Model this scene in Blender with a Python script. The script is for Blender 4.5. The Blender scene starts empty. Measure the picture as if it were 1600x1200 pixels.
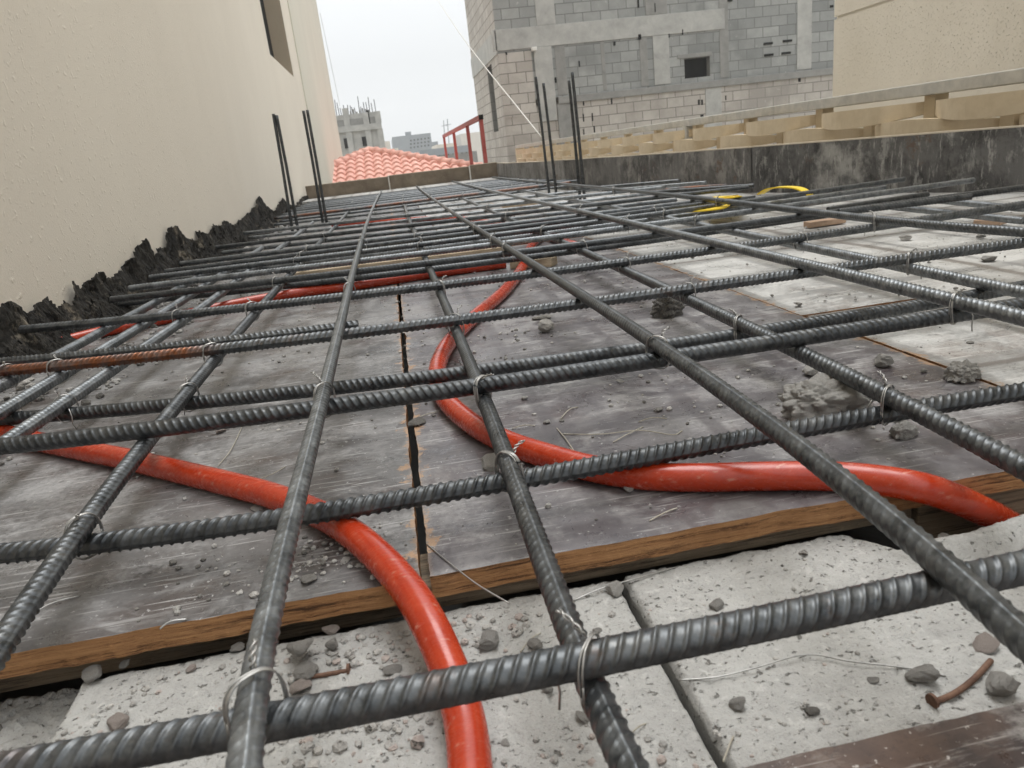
import bpy, bmesh, math, random
import numpy as np
from mathutils import Vector, noise, Matrix

random.seed(7); rng = np.random.default_rng(7)
S = bpy.context.scene
C = S.collection

# ------------------------------------------------------------------ camera
F = 1150.0                                     # focal length in photo pixels (photo 1600 wide)
H = 0.30                                       # eye height above the shuttering deck
def nrm(v): v = np.array(v, float); return v / np.linalg.norm(v)
AY = nrm([605-800, 258-600, F]); AX = np.array([10096-800, -833-600, F]); AX = nrm(AX - AY*AX.dot(AY)); AZ = np.cross(AX, AY)
cam = bpy.data.cameras.new('camera'); co = bpy.data.objects.new('camera', cam); C.objects.link(co)
cam.sensor_width = 36; cam.lens = 36*F/1600; cam.clip_start = 0.01; cam.clip_end = 3000
M = Matrix(((AX[0], -AX[1], -AX[2]), (AY[0], -AY[1], -AY[2]), (AZ[0], -AZ[1], -AZ[2]))).to_4x4()
M.translation = (0, 0, H); co.matrix_world = M
cam.dof.use_dof = True; cam.dof.focus_distance = 0.95; cam.dof.aperture_fstop = 18
S.camera = co

# ------------------------------------------------------------------ light: bright hazy overcast
SUN_EL, SUN_AZ = math.radians(72), math.radians(20)      # from the right, slightly ahead
W = bpy.data.worlds.new('World'); S.world = W; W.use_nodes = True
nt = W.node_tree; bg = nt.nodes['Background']
sky = nt.nodes.new('ShaderNodeTexSky'); sky.sky_type = 'NISHITA'; sky.sun_disc = False
sky.sun_elevation = SUN_EL; sky.sun_rotation = SUN_AZ; sky.dust_density = 6; sky.air_density = 1.5
hs = nt.nodes.new('ShaderNodeHueSaturation'); hs.inputs['Saturation'].default_value = 0.12
mx = nt.nodes.new('ShaderNodeMix'); mx.data_type = 'RGBA'; mx.inputs[0].default_value = 0.8
mx.inputs[7].default_value = (8.0, 8.25, 8.45, 1)
nt.links.new(sky.outputs[0], hs.inputs['Color']); nt.links.new(hs.outputs[0], mx.inputs[6])
# overcast sky: the zenith is about two and a half times as bright as the horizon
tcw = nt.nodes.new('ShaderNodeTexCoord'); sx = nt.nodes.new('ShaderNodeSeparateXYZ'); mr = nt.nodes.new('ShaderNodeMapRange'); vm = nt.nodes.new('ShaderNodeVectorMath'); vm.operation = 'SCALE'
mr.inputs[1].default_value = .12; mr.inputs[2].default_value = 1.0; mr.inputs[3].default_value = 1.0; mr.inputs[4].default_value = 2.3
nt.links.new(tcw.outputs['Generated'], sx.inputs[0]); nt.links.new(sx.outputs[2], mr.inputs[0]); nt.links.new(mr.outputs[0], vm.inputs['Scale']); nt.links.new(mx.outputs[2], vm.inputs[0]); nt.links.new(vm.outputs[0], bg.inputs[0])
bg.inputs[1].default_value = 0.071
sun = bpy.data.lights.new('sun', 'SUN'); so = bpy.data.objects.new('sun', sun); C.objects.link(so)
sun.energy = 1.0; sun.angle = math.radians(40); sun.color = (1, .99, .97)
sd = Vector((math.sin(SUN_AZ)*math.cos(SUN_EL), math.cos(SUN_AZ)*math.cos(SUN_EL), math.sin(SUN_EL)))
so.rotation_euler = sd.to_track_quat('Z', 'Y').to_euler(); so.location = (3, 3, 8)
S.view_settings.view_transform = 'Standard'; S.view_settings.look = 'None'
S.view_settings.exposure = 0.78; S.view_settings.gamma = 1
S.render.engine = 'CYCLES'

# ------------------------------------------------------------------ survey helpers: a sight line met with a real plane
def ray(px, py): d = np.array([px-800, py-600, F]); return np.array([d@AX, d@AY, d@AZ])
def P(px, py, z):
    d = ray(px, py); return d*(z-H)/d[2] + np.array([0, 0, H])
def PX(px, py, x):
    d = ray(px, py); return d*x/d[0] + np.array([0, 0, H])
def PY(px, py, y):
    d = ray(px, py); return d*y/d[1] + np.array([0, 0, H])

# ------------------------------------------------------------------ materials
class MT:
    def __init__(s, name, rough=.7, metal=0, spec=.4):
        s.m = bpy.data.materials.new(name); s.m.use_nodes = True; s.t = s.m.node_tree
        s.b = s.t.nodes['Principled BSDF']; s.b.inputs['Roughness'].default_value = rough
        s.b.inputs['Metallic'].default_value = metal; s.b.inputs['Specular IOR Level'].default_value = spec
        s.tc = s.t.nodes.new('ShaderNodeTexCoord')
    def L(s, a, b): s.t.links.new(a, b)
    def new(s, k): return s.t.nodes.new('ShaderNode'+k)
    def vec(s, scale=(1,1,1), src=None):
        n = s.new('Mapping'); n.inputs['Scale'].default_value = scale; s.L(src or s.tc.outputs['Object'], n.inputs[0]); return n.outputs[0]
    def noise(s, sc, det=4, rough=.6, scale=(1,1,1), dist=0, src=None):
        n = s.new('TexNoise'); n.inputs['Scale'].default_value = sc; n.inputs['Detail'].default_value = det
        n.inputs['Roughness'].default_value = rough; n.inputs['Distortion'].default_value = dist
        s.L(s.vec(scale, src), n.inputs['Vector']); return n.outputs['Fac']
    def voro(s, sc, feat='F1', scale=(1,1,1)):
        n = s.new('TexVoronoi'); n.inputs['Scale'].default_value = sc; n.feature = feat; s.L(s.vec(scale), n.inputs['Vector']); return n.outputs[0]
    def ramp(s, x, stops):
        n = s.new('ValToRGB'); e = n.color_ramp.elements
        while len(e) < len(stops): e.new(.5)
        for k, (p, c) in enumerate(stops):
            e[k].position = p; e[k].color = (c, c, c, 1) if not isinstance(c, tuple) else (*c, 1)
        s.L(x, n.inputs[0]); return n.outputs[0]
    def mix(s, f, a, b, mode='MIX'):
        n = s.new('Mix'); n.data_type = 'RGBA'; n.blend_type = mode
        for i, v in ((0, f), (6, a), (7, b)):
            if hasattr(v, 'is_linked') or hasattr(v, 'links'): s.L(v, n.inputs[i])
            elif isinstance(v, tuple): n.inputs[i].default_value = (*v, 1)
            else: n.inputs[i].default_value = v
        return n.outputs[2]
    def math(s, op, a, b=0):
        n = s.new('Math'); n.operation = op
        for i, v in ((0, a), (1, b)):
            if hasattr(v, 'links'): s.L(v, n.inputs[i])
            else: n.inputs[i].default_value = v
        return n.outputs[0]
    def sep(s, src=None):
        n = s.new('SeparateXYZ'); s.L(src or s.tc.outputs['Object'], n.inputs[0]); return n.outputs
    def col(s, c):
        if isinstance(c, tuple): s.b.inputs['Base Color'].default_value = (*c, 1)
        else: s.L(c, s.b.inputs['Base Color'])
    def rough(s, c): s.L(c, s.b.inputs['Roughness'])
    def bump(s, h, strength=.3, dist=.01, prev=None):
        n = s.new('Bump'); n.inputs['Strength'].default_value = strength; n.inputs['Distance'].default_value = dist
        s.L(h, n.inputs['Height'])
        if prev: s.L(prev, n.inputs['Normal'])
        s.L(n.outputs[0], s.b.inputs['Normal']); return n.outputs[0]

def m_rebar(name, rust=None, dark=1.0):
    m = MT(name, .42, .7, .5)
    n1 = m.noise(60, 5, .7); n2 = m.noise(9, 3)
    base = m.mix(m.ramp(n1, [(.35, 0), (.7, 1)]), (.055*dark, .060*dark, .064*dark), (.155*dark, .164*dark, .170*dark))
    base = m.mix(m.ramp(m.noise(33, 7, .8), [(.52, 0), (.68, .4)]), base, (.22*min(dark, 1.2), .215*min(dark, 1.2), .20*min(dark, 1.2)))
    sp = m.noise(25, 6, .75, (1, 1, 1), .4)
    lo = .66 if rust is None else .56
    base = m.mix(m.ramp(sp, [(lo, 0), (lo+.1, .45)]), base, (.10, .06, .04))
    if rust is not None:
        x = m.sep()[0]
        if rust[1] is None: msk = m.ramp(n2, [(.35, 0), (.65, .85)])
        else:
            msk = m.math('MULTIPLY', m.ramp(m.math('ADD', m.math('MULTIPLY', m.math('SUBTRACT', rust[1], x), 6), m.math('MULTIPLY', n2, .8)), [(.2, 0), (.7, 1)]), m.ramp(m.noise(45, 4, .7), [(.35, .25), (.6, 1)]))
        base = m.mix(msk, base, m.mix(n1, (.09, .035, .018), (.30, .105, .04)))
    m.col(base); m.rough(m.ramp(n1, [(.3, .26), (.7, .50)])); m.bump(n1, .25, .0008)
    return m.m
REBAR = m_rebar('steel_rebar'); REBAR_D = m_rebar('dark_steel_rebar', dark=.68); REBAR_L = m_rebar('grey_steel_rebar', dark=1.9)
RUST = m_rebar('rusty_rebar', (1, None)); RUST_END = m_rebar('rusty_end_rebar', (1, -.30)); RUST_T1 = m_rebar('rust_spotted_rebar', (1, -.225))

def m_ply(name, dark, light, dust, dustamt, tan_x=None, tan_y=None, lines=False, gloss=.38):
    m = MT(name, gloss, 0, .5)
    big = m.noise(4.0, 7, .62, (1, 1.15, 1), .9); mid = m.noise(13, 9, .74, (1, 1.2, 1), .5)
    st = m.noise(30, 8, .8, (.35, 1.6, 1), .4); fine = m.noise(520, 3, .7); gr = m.noise(140, 6, .8, (1, 1, 1))
    c = m.mix(m.ramp(big, [(.38, 0), (.60, 1)]), dark, light)
    c = m.mix(m.ramp(m.noise(7, 6, .7), [(.50, 0), (.62, .55)]), c, tuple(v*k for v, k in zip(dark, (1.15, .85, .72))))
    c = m.mix(m.ramp(mid, [(.50, 0), (.64, .7)]), c, dust)
    c = m.mix(m.ramp(st, [(.55, 0), (.66, .5)]), c, dust)
    c = m.mix(m.ramp(gr, [(.36, .4), (.48, 0)]), c, tuple(v*.75 for v in dark))
    d2 = m.ramp(m.math('ADD', m.math('MULTIPLY', m.noise(3.1, 8, .7), .75), m.math('MULTIPLY', gr, .35)), [(.60-dustamt, 0), (.76-dustamt, .9)])
    c = m.mix(d2, c, tuple(v*1.15 for v in dust))
    # fine pale scratches in several directions
    for ang, sc, th in ((.35, 20, .60), (-.9, 15, .62), (1.35, 24, .63), (.08, 30, .60), (.62, 12, .615)):
        mp = m.new('Mapping'); mp.inputs['Rotation'].default_value = (0, 0, ang); mp.inputs['Scale'].default_value = (.045, 1, 1); m.L(m.tc.outputs['Object'], mp.inputs[0])
        nn = m.new('TexNoise'); nn.inputs['Scale'].default_value = sc*11; nn.inputs['Detail'].default_value = 1.5; m.L(mp.outputs[0], nn.inputs['Vector'])
        k = m.math('MULTIPLY', m.ramp(nn.outputs['Fac'], [(th+.055, 0), (th+.085, .8)]), m.ramp(m.noise(5+sc*.3, 3), [(.42, 0), (.6, 1)]))
        c = m.mix(k, c, tuple(v*1.35 for v in dust))
    sp = m.ramp(m.noise(150, 4, .7), [(.63, 0), (.67, .9)]); c = m.mix(sp, c, tuple(v*1.4 for v in dust))
    dk = m.ramp(m.noise(30, 7, .75, (1, 1.4, 1), .6), [(.33, .75), (.40, 0)]); c = m.mix(dk, c, tuple(v*.5 for v in dark))
    xyz = m.sep()
    if lines or gloss == .37:
        for sc, ph, sw, wd in ((4.3, .21, 1, .10), (6.1, .62, 0, .07)):
            wv = m.math('ADD', m.math('MULTIPLY', xyz[sw], sc), m.math('MULTIPLY', m.noise(6, 5, .7), .10))
            fr = m.math('ABSOLUTE', m.math('SUBTRACT', m.math('FRACT', m.math('ADD', wv, ph)), .5))
            c = m.mix(m.math('MULTIPLY', m.ramp(fr, [(wd*.55, .75), (wd, 0)]), m.ramp(m.noise(3.5, 4), [(.35, .25), (.6, 1)])), c, tuple(v*(1.9 if lines else .95) for v in dark) if not lines else tuple(v*.9 for v in dark))
    if lines:
        for sc, ph, sw in ((3.1, .13, 1), (1.9, .4, 0)):
            wv = m.math('ADD', m.math('MULTIPLY', xyz[sw], sc), m.math('MULTIPLY', m.noise(2.5, 3), .16))
            fr = m.math('ABSOLUTE', m.math('SUBTRACT', m.math('FRACT', m.math('ADD', wv, ph)), .5))
            c = m.mix(m.ramp(fr, [(.0, .8), (.014, .75), (.03, 0)]), c, (.12, .10, .085))
            c = m.mix(m.ramp(fr, [(.0, .35), (.09, 0)]), c, (.17, .15, .13))
    if tan_x is not None:
        for xs in tan_x:
            dd = m.math('ABSOLUTE', m.math('SUBTRACT', xyz[0], xs))
            k = m.math('SUBTRACT', m.math('MULTIPLY', m.ramp(m.noise(38, 5, .75), [(.45, 0), (.68, 1)]), .026), dd)
            c = m.mix(m.ramp(m.math('MULTIPLY', k, 180), [(0, 0), (1, 1)]), c, m.mix(fine, (.22, .11, .06), (.48, .33, .2)))
            c = m.mix(m.ramp(dd, [(.0, .75), (.006, 0)]), c, (.34, .24, .16))
    m.col(c)
    m.rough(m.ramp(mid, [(.4, gloss-.12), (.62, gloss+.28)]))
    bmp = m.bump(mid, .18, .0010); m.bump(gr, .25, .0005, bmp)
    return m.m
PLY = m_ply('dark_film_plywood', (.056, .052, .051), (.155, .150, .148), (.31, .305, .30), .04, [-.0195])
PLY2 = m_ply('violet_film_plywood', (.062, .053, .057), (.165, .155, .159), (.315, .308, .30), .03, [-.0195, .615], gloss=.37)
PLY3 = m_ply('dusty_pale_plywood', (.18, .175, .168), (.31, .305, .293), (.46, .455, .435), .15, [.615], True, .55)
PLYF = m_ply('near_dark_plywood', (.020, .014, .015), (.17, .105, .075), (.36, .335, .31), -.06)
def m_edge(name, a, b, dk):
    m = MT(name, .8); n = m.noise(210, 8, .8, (.05, 1, 1.6)); n2 = m.noise(34, 8, .8, (.22, 1, 2.2)); n3 = m.noise(420, 4, .7, (.4, 1, 1)); n4 = m.noise(9, 4, .6)
    c = m.mix(m.ramp(n, [(.36, 0), (.62, 1)]), a, b); c = m.mix(m.ramp(n, [(.38, .95), (.47, 0)]), c, dk)
    c = m.mix(m.ramp(n2, [(.54, 0), (.63, .85)]), c, dk); c = m.mix(m.ramp(n4, [(.5, 0), (.7, .5)]), c, tuple(v*.6 for v in a)); c = m.mix(m.ramp(n3, [(.6, 0), (.7, .4)]), c, tuple(min(1, v*1.4) for v in b))
    m.col(c); m.bump(n, .9, .002); return m.m
EDGE = m_edge('raw_plywood_edge', (.24, .105, .038), (.50, .27, .12), (.06, .028, .014))
TIMBER = m_edge('weathered_timber', (.20, .15, .10), (.38, .30, .21), (.09, .07, .05))
BATTEN = m_edge('pale_timber', (.42, .33, .23), (.58, .48, .35), (.30, .22, .14))

def m_conc(name, a, b, pit=(.09,.085,.075), sc=1.0, pits=True):
    m = MT(name, .92, 0, .25)
    n1 = m.noise(28*sc, 6, .7); n2 = m.noise(300*sc, 4, .75); n3 = m.noise(6*sc, 3)
    c = m.mix(m.ramp(n1, [(.3, 0), (.7, 1)]), a, b); c = m.mix(m.ramp(n2, [(.34, .35), (.46, 0)]), c, tuple(v*.6 for v in a))
    c = m.mix(m.ramp(n3, [(.5, 0), (.75, .5)]), c, tuple(min(1, v*1.12) for v in b))
    if pits:
        v = m.noise(210*sc, 2, .5, (.8, 1.1, 1)); v2 = m.noise(420*sc, 2, .5); pm = m.math('MAXIMUM', m.ramp(v, [(.295, .85), (.335, 0)]), m.ramp(v2, [(.28, .75), (.325, 0)])); c = m.mix(pm, c, pit)
        c = m.mix(m.ramp(m.noise(95*sc, 4, .6), [(.60, 0), (.66, .5)]), c, tuple(min(1, q*1.2) for q in b))
        b1 = m.bump(m.ramp(v, [(.27, 0), (.37, 1)]), .8, .0025); m.bump(n2, .9, .0018, b1)
    else: m.bump(n2, .5, .002)
    m.col(c); return m.m
BLOCK = m_conc('porous_concrete_block', (.345, .34, .325), (.455, .45, .43), (.15,.145,.13))
MORTAR = m_conc('pale_mortar', (.42, .41, .39), (.55, .54, .51))
ROCK = m_conc('grey_rubble', (.24, .232, .215), (.42, .405, .38)); ROCK_L = m_conc('pale_rubble', (.34, .33, .31), (.50, .48, .45))
ROCK_P = m_conc('pinkish_rubble', (.33, .285, .26), (.47, .41, .375)); ROCK_D = m_conc('dark_rubble', (.10, .095, .088), (.23, .22, .20))
CRUMB = m_conc('fine_rubble', (.24, .235, .22), (.48, .465, .44))

def m_stucco(name, a, b, bs=.5, sc=1.0, bd=.006):
    m = MT(name, .9, 0, .2); n1 = m.noise(1.1, 6, .65, (1, 1, .6)); n2 = m.noise(55*sc, 3, .55); n3 = m.noise(170*sc, 3, .6)
    c = m.mix(m.ramp(n1, [(.3, 0), (.7, 1)]), a, b)
    c = m.mix(m.ramp(m.noise(38*sc, 4, .7), [(.62, 0), (.70, .35)]), c, tuple(v*.7 for v in a))
    m.col(c); b1 = m.bump(m.ramp(n2, [(.60, 0), (.74, 1)]), bs, bd); m.bump(n3, .25, .002, b1); return m.m
WALL = m_stucco('beige_sprayed_render', (.70, .645, .555), (.76, .705, .61), .26)
WALLY = m_stucco('smooth_cream_render', (.62, .60, .515), (.68, .655, .565), .08)
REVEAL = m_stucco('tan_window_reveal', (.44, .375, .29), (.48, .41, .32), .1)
BEIGE = m_stucco('rough_beige_render', (.72, .67, .575), (.86, .81, .715), .9, 1.6, .006)
ROADCOL = m_conc('dusty_ground', (.30, .275, .235), (.40, .37, .32), sc=.02, pits=False)

def m_brick(name, c1, c2, mort, scale=1.0):
    m = MT(name, .92, 0, .2); x = m.sep()
    cb = m.new('CombineXYZ'); m.L(m.math('ADD', x[0], x[1]), cb.inputs[0]); m.L(x[2], cb.inputs[1])
    br = m.new('TexBrick'); m.L(cb.outputs[0], br.inputs['Vector']); br.inputs['Scale'].default_value = scale
    br.inputs['Brick Width'].default_value = .37; br.inputs['Row Height'].default_value = .2; br.inputs['Mortar Size'].default_value = .010
    br.inputs['Color1'].default_value = (*c1, 1); br.inputs['Color2'].default_value = (*c2, 1); br.inputs['Mortar'].default_value = (*mort, 1)
    br.inputs['Mortar Smooth'].default_value = .3
    n = m.noise(3, 6, .65, (1, 1, 1), .5); n2 = m.noise(.7, 4, .6)
    c = m.mix(m.ramp(n, [(.35, 0), (.75, .55)]), br.outputs[0], tuple(v*.72 for v in c1))
    c = m.mix(m.ramp(n2, [(.52, 0), (.62, .65)]), c, tuple((u+v)/2*.93 for u, v in zip(c1, mort)))
    c = m.mix(m.ramp(m.noise(9, 5, .8), [(.62, 0), (.68, .6)]), c, (.47, .46, .43))
    m.col(c); b1 = m.bump(br.outputs['Fac'], -.8, .02); m.bump(m.noise(25, 4), .4, .01, b1); return m.m
BRICK_G = m_brick('grey_blockwork', (.235, .242, .235), (.35, .355, .34), (.15, .152, .147))
BRICK_T = m_brick('tan_blockwork', (.38, .35, .315), (.48, .45, .41), (.16, .15, .135))
def m_plain(name, a, b, rough=.85, metal=0, sc=3, bump=.3, bd=.01, spec=.3):
    m = MT(name, rough, metal, spec); n = m.noise(sc, 6, .7, (1, 1, 1), .3); m.col(m.mix(m.ramp(n, [(.3, 0), (.7, 1)]), a, b)); m.bump(m.noise(sc*8, 4), bump, bd); return m.m
CONC = m_plain('board_marked_concrete', (.28, .28, .265), (.44, .435, .41), sc=2.5)
CONC_D = m_plain('dark_cement_wash', (.19, .19, .18), (.28, .275, .26), sc=4)
BLACK = m_plain('dark_interior', (.006, .006, .006), (.012, .012, .012), .95)
SCREEN = m_plain('tan_precast_screen', (.56, .455, .31), (.68, .57, .41), .75, sc=9, bd=.002)
RAIL = m_plain('weathered_rail_concrete', (.40, .395, .37), (.58, .56, .51), .8, sc=14, bd=.003)
REDP = m_plain('red_oxide_paint', (.33, .06, .05), (.42, .10, .085), .55, sc=8)
WHITE = m_plain('pale_rope', (.60, .59, .55), (.72, .70, .66), .7, sc=30)
WIRE = m_plain('galvanised_tie_wire', (.30, .30, .29), (.52, .51, .49), .35, .75, sc=150, bd=.0002, spec=.5)
NAIL = m_plain('rusty_nail_steel', (.10, .055, .04), (.22, .13, .09), .7, .3, sc=150, bd=.0004)
YEL = m_plain('yellow_plastic', (.80, .55, .03), (.92, .68, .05), .4, sc=20, bump=.1)
STRAW = m_plain('dry_twine', (.35, .32, .26), (.50, .47, .40), .8, sc=60)
BRICKP = m_plain('clay_brick_piece', (.44, .30, .21), (.52, .37, .27), .9, sc=40, bd=.002)
FARB = m_plain('far_blue_grey_facade', (.17, .19, .205), (.22, .24, .255), sc=1)
FARC = m_plain('far_beige_facade', (.50, .46, .40), (.56, .52, .45), sc=1)
def m_formw(name, a, b, c3, gloss=.5):
    m = MT(name, gloss, 0, .45); n = m.noise(5, 9, .75, (1, 1, .8), .5); n2 = m.noise(11, 9, .8, (1.3, 1.3, .55), .3); n3 = m.noise(30, 7, .8, (1.2, 1.2, .22)); n4 = m.noise(3.0, 6, .7)
    c = m.mix(m.ramp(n, [(.40, 0), (.58, 1)]), a, b); c = m.mix(m.ramp(n2, [(.52, 0), (.60, .85)]), c, c3)
    c = m.mix(m.ramp(n4, [(.55, 0), (.66, .75)]), c, tuple(v*1.25 for v in c3))
    c = m.mix(m.ramp(n3, [(.57, 0), (.64, .7)]), c, tuple(v*1.35 for v in c3)); c = m.mix(m.ramp(n3, [(.36, .8), (.44, 0)]), c, a)
    c = m.mix(m.ramp(m.noise(8, 7, .75), [(.60, 0), (.66, .75)]), c, (.11, .065, .04))
    m.col(c); m.rough(m.ramp(n2, [(.4, gloss-.15), (.6, gloss+.25)])); m.bump(n2, .5, .004); return m.m
FORM = m_formw('stained_form_board', (.022, .021, .021), (.12, .117, .115), (.29, .285, .27))
FORM2 = m_formw('grey_stained_form_board', (.05, .047, .045), (.14, .135, .13), (.25, .24, .225), .6)
FORM3 = m_formw('cement_grey_form_board', (.12, .115, .11), (.24, .235, .23), (.31, .30, .29), .7)
FORMF = m_plain('brown_form_board', (.12, .095, .07), (.25, .205, .155), .8, sc=5)
FORME = m_plain('pale_board_top_edge', (.50, .43, .33), (.62, .56, .47), .85, sc=25)
def m_conduit():
    m = MT('orange_conduit_pvc', .30, 0, .5); n = m.noise(40, 5, .7, (1, 1, 1)); s = m.noise(220, 3, .7, (.3, 1, 1))
    c = m.mix(m.ramp(n, [(.3, 0), (.75, 1)]), (.35, .026, .007), (.47, .048, .012)); c = m.mix(m.ramp(m.noise(75, 6, .8), [(.60, 0), (.72, .3)]), c, (.42, .13, .08)); c = m.mix(m.ramp(m.noise(18, 7, .8, (1, 1, 1), .5), [(.58, 0), (.70, .35)]), c, (.28, .12, .085)); c = m.mix(m.ramp(s, [(.63, 0), (.68, .5)]), c, (.62, .34, .26))
    m.col(c); m.rough(m.ramp(s, [(.35, .18), (.7, .36)])); m.b.inputs['Coat Weight'].default_value = .08; m.bump(s, .1, .0004); return m.m
CONDUIT = m_conduit()
def m_tile():
    m = MT('terracotta_roof_tile', .8, 0, .3); n = m.noise(6, 5, .7); n2 = m.noise(1.5, 3)
    c = m.mix(m.ramp(n, [(.3, 0), (.7, 1)]), (.58, .29, .235), (.74, .43, .36)); m.col(m.mix(m.ramp(n2, [(.4, 0), (.7, .4)]), c, (.72, .44, .36))); m.bump(n, .3, .01); return m.m
TILE = m_tile()
def m_torn():
    m = MT('torn_bitumen_felt', .85, 0, .3); n = m.noise(14, 7, .75, (1, 1, 1), .8); n2 = m.noise(70, 5, .75)
    c = m.mix(m.ramp(n, [(.38, 0), (.62, 1)]), (.006, .0055, .005), (.040, .036, .030)); c = m.mix(m.ramp(m.noise(7, 7, .75), [(.56, 0), (.66, .8)]), c, (.26, .225, .175))
    m.col(c); b1 = m.bump(n, .8, .012); m.bump(n2, .8, .004, b1); return m.m
TORN = m_torn()

# ------------------------------------------------------------------ object helpers
def link(name, me, mats, parent=None):
    o = bpy.data.objects.new(name, me); C.objects.link(o)
    for m in (mats if isinstance(mats, (list, tuple)) else [mats]): me.materials.append(m)
    if parent: o.parent = parent
    return o
def tag(o, label=None, cat=None, group=None, kind=None):
    if label: o['label'] = label
    if cat: o['category'] = cat
    if group: o['group'] = group
    if kind: o['kind'] = kind
    return o
def empty(name, loc=(0, 0, 0), rz=0):
    o = bpy.data.objects.new(name, None); C.objects.link(o); o.location = loc; o.rotation_euler = (0, 0, rz); o.empty_display_size = .05; return o
def mesh(name, v, f, smooth=False):
    me = bpy.data.meshes.new(name); me.from_pydata([tuple(map(float, q)) for q in v], [], [tuple(map(int, q)) for q in f]); me.update()
    if smooth: me.polygons.foreach_set('use_smooth', [True]*len(me.polygons))
    return me
class MB:
    def __init__(s): s.v = []; s.f = []; s.mi = []
    def box(s, a, b, mi=0):
        (x0, y0, z0), (x1, y1, z1) = a, b; k = len(s.v)
        s.v += [(x0,y0,z0),(x1,y0,z0),(x1,y1,z0),(x0,y1,z0),(x0,y0,z1),(x1,y0,z1),(x1,y1,z1),(x0,y1,z1)]
        s.f += [[k+i for i in q] for q in ((0,3,2,1),(4,5,6,7),(0,1,5,4),(1,2,6,5),(2,3,7,6),(3,0,4,7))]; s.mi += [mi]*6
    def quad(s, *p, mi=0):
        k = len(s.v); s.v += list(p); s.f.append(list(range(k, k+len(p)))); s.mi.append(mi)
    def tube(s, pts, r, n=8, mi=0):
        pts = [Vector(p) for p in pts]; k0 = len(s.v)
        for i, p in enumerate(pts):
            t = (pts[min(i+1, len(pts)-1)]-pts[max(i-1, 0)]).normalized()
            up = Vector((0, 0, 1)) if abs(t.z) < .9 else Vector((1, 0, 0)); a = t.cross(up).normalized(); b = t.cross(a)
            for j in range(n):
                an = 2*math.pi*j/n; s.v.append(tuple(p+(a*math.cos(an)+b*math.sin(an))*r))
        for i in range(len(pts)-1):
            for j in range(n):
                s.f.append([k0+i*n+j, k0+i*n+(j+1)%n, k0+(i+1)*n+(j+1)%n, k0+(i+1)*n+j]); s.mi.append(mi)
        s.f.append([k0+j for j in range(n)][::-1]); s.f.append([k0+(len(pts)-1)*n+j for j in range(n)]); s.mi += [mi, mi]
    def build(s, name, mats, parent=None, smooth=False, bevel=0):
        me = mesh(name, s.v, s.f, smooth); me.polygons.foreach_set('material_index', s.mi)
        o = link(name, me, mats, parent)
        if bevel:
            b = o.modifiers.new('bevel', 'BEVEL'); b.width = bevel; b.segments = 2; b.limit_method = 'ANGLE'
        return o
def ordw(n):
    return ['first','second','third','fourth','fifth','sixth','seventh','eighth','ninth','tenth','eleventh','twelfth','thirteenth','fourteenth','fifteenth','sixteenth','seventeenth','eighteenth','nineteenth','twentieth','twenty-first','twenty-second','twenty-third','twenty-fourth','twenty-fifth','twenty-sixth','twenty-seventh','twenty-eighth','twenty-ninth','thirtieth','thirty-first','thirty-second','thirty-third','thirty-fourth','thirty-fifth','thirty-sixth','thirty-seventh','thirty-eighth','thirty-ninth','fortieth'][n]

# ------------------------------------------------------------------ setting: ground far below, own building under the deck
g = MB(); g.quad((-600,-600,-4.2),(600,-600,-4.2),(600,1500,-4.2),(-600,1500,-4.2)); tag(g.build('ground', ROADCOL), kind='structure')
b = MB(); b.box((-.81,-2.5,-4.19),(2.0,8.3,-.25)); tag(b.build('house_under_construction', CONC_D), 'concrete storey that carries the shuttered roof deck', 'building')

# ---- plywood sheets of the deck
def sheet(x0, x1, y0, y1, z1, t, mat, label, jag=.0013, seed=0, group='plywood sheets of the shuttering deck'):
    """plywood sheet with chipped edges; top material + raw edge"""
    st = .006 if y0 < 1 else .03
    def side(p, q, nrmv):
        n = max(2, int(math.dist(p, q)/st)); out = []
        for i in range(n):
            u = i/n; x = p[0]+(q[0]-p[0])*u; y = p[1]+(q[1]-p[1])*u
            d = (noise.noise(Vector((x*35+seed, y*35, 0)))+.6*noise.noise(Vector((x*150, y*150+seed, 3))))*jag
            d -= max(0, noise.noise(Vector((x*11+seed, y*11, 7)))-.25)*.010*(jag/.0018)
            out.append((x+nrmv[0]*d, y+nrmv[1]*d))
        return out
    lp = side((x0,y0),(x1,y0),(0,-1))+side((x1,y0),(x1,y1),(1,0))+side((x1,y1),(x0,y1),(0,1))+side((x0,y1),(x0,y0),(-1,0))
    n = len(lp); v = [(x, y, z1) for x, y in lp]+[(x+random.uniform(-.0004,.0004), y+random.uniform(-.0006,.0006), z1-t) for x, y in lp]
    f = [list(range(n)), list(range(n, 2*n))[::-1]]+[[i, i+n, (i+1) % n+n, (i+1) % n] for i in range(n)]
    me = mesh('plywood_sheet', v, f); o = link('plywood_sheet', me, [mat, EDGE]); me.polygons.foreach_set('material_index', [0, 1]+[1]*n)
    return tag(o, label, 'plywood sheet', group)
sheet(-.81, -.0235, .498, 2.44, 0, .019, PLY, 'dark scratched plywood sheet on the left, beside the beige wall, nearest the camera', seed=1)
sheet(-.0155, .612, .498, 2.44, 0, .019, PLY2, 'dark violet plywood sheet in the middle under the looping orange conduit', seed=5)
sheet(.618, 2.0, .30, 1.063, 0, .019, PLY3, 'pale dusty plywood sheet at the right edge, nearest the camera', seed=9)
sheet(.618, 2.0, 1.078, 2.52, -.002, .019, PLY3, 'pale dusty plywood sheet at right beside the black form board', seed=13)
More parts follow.
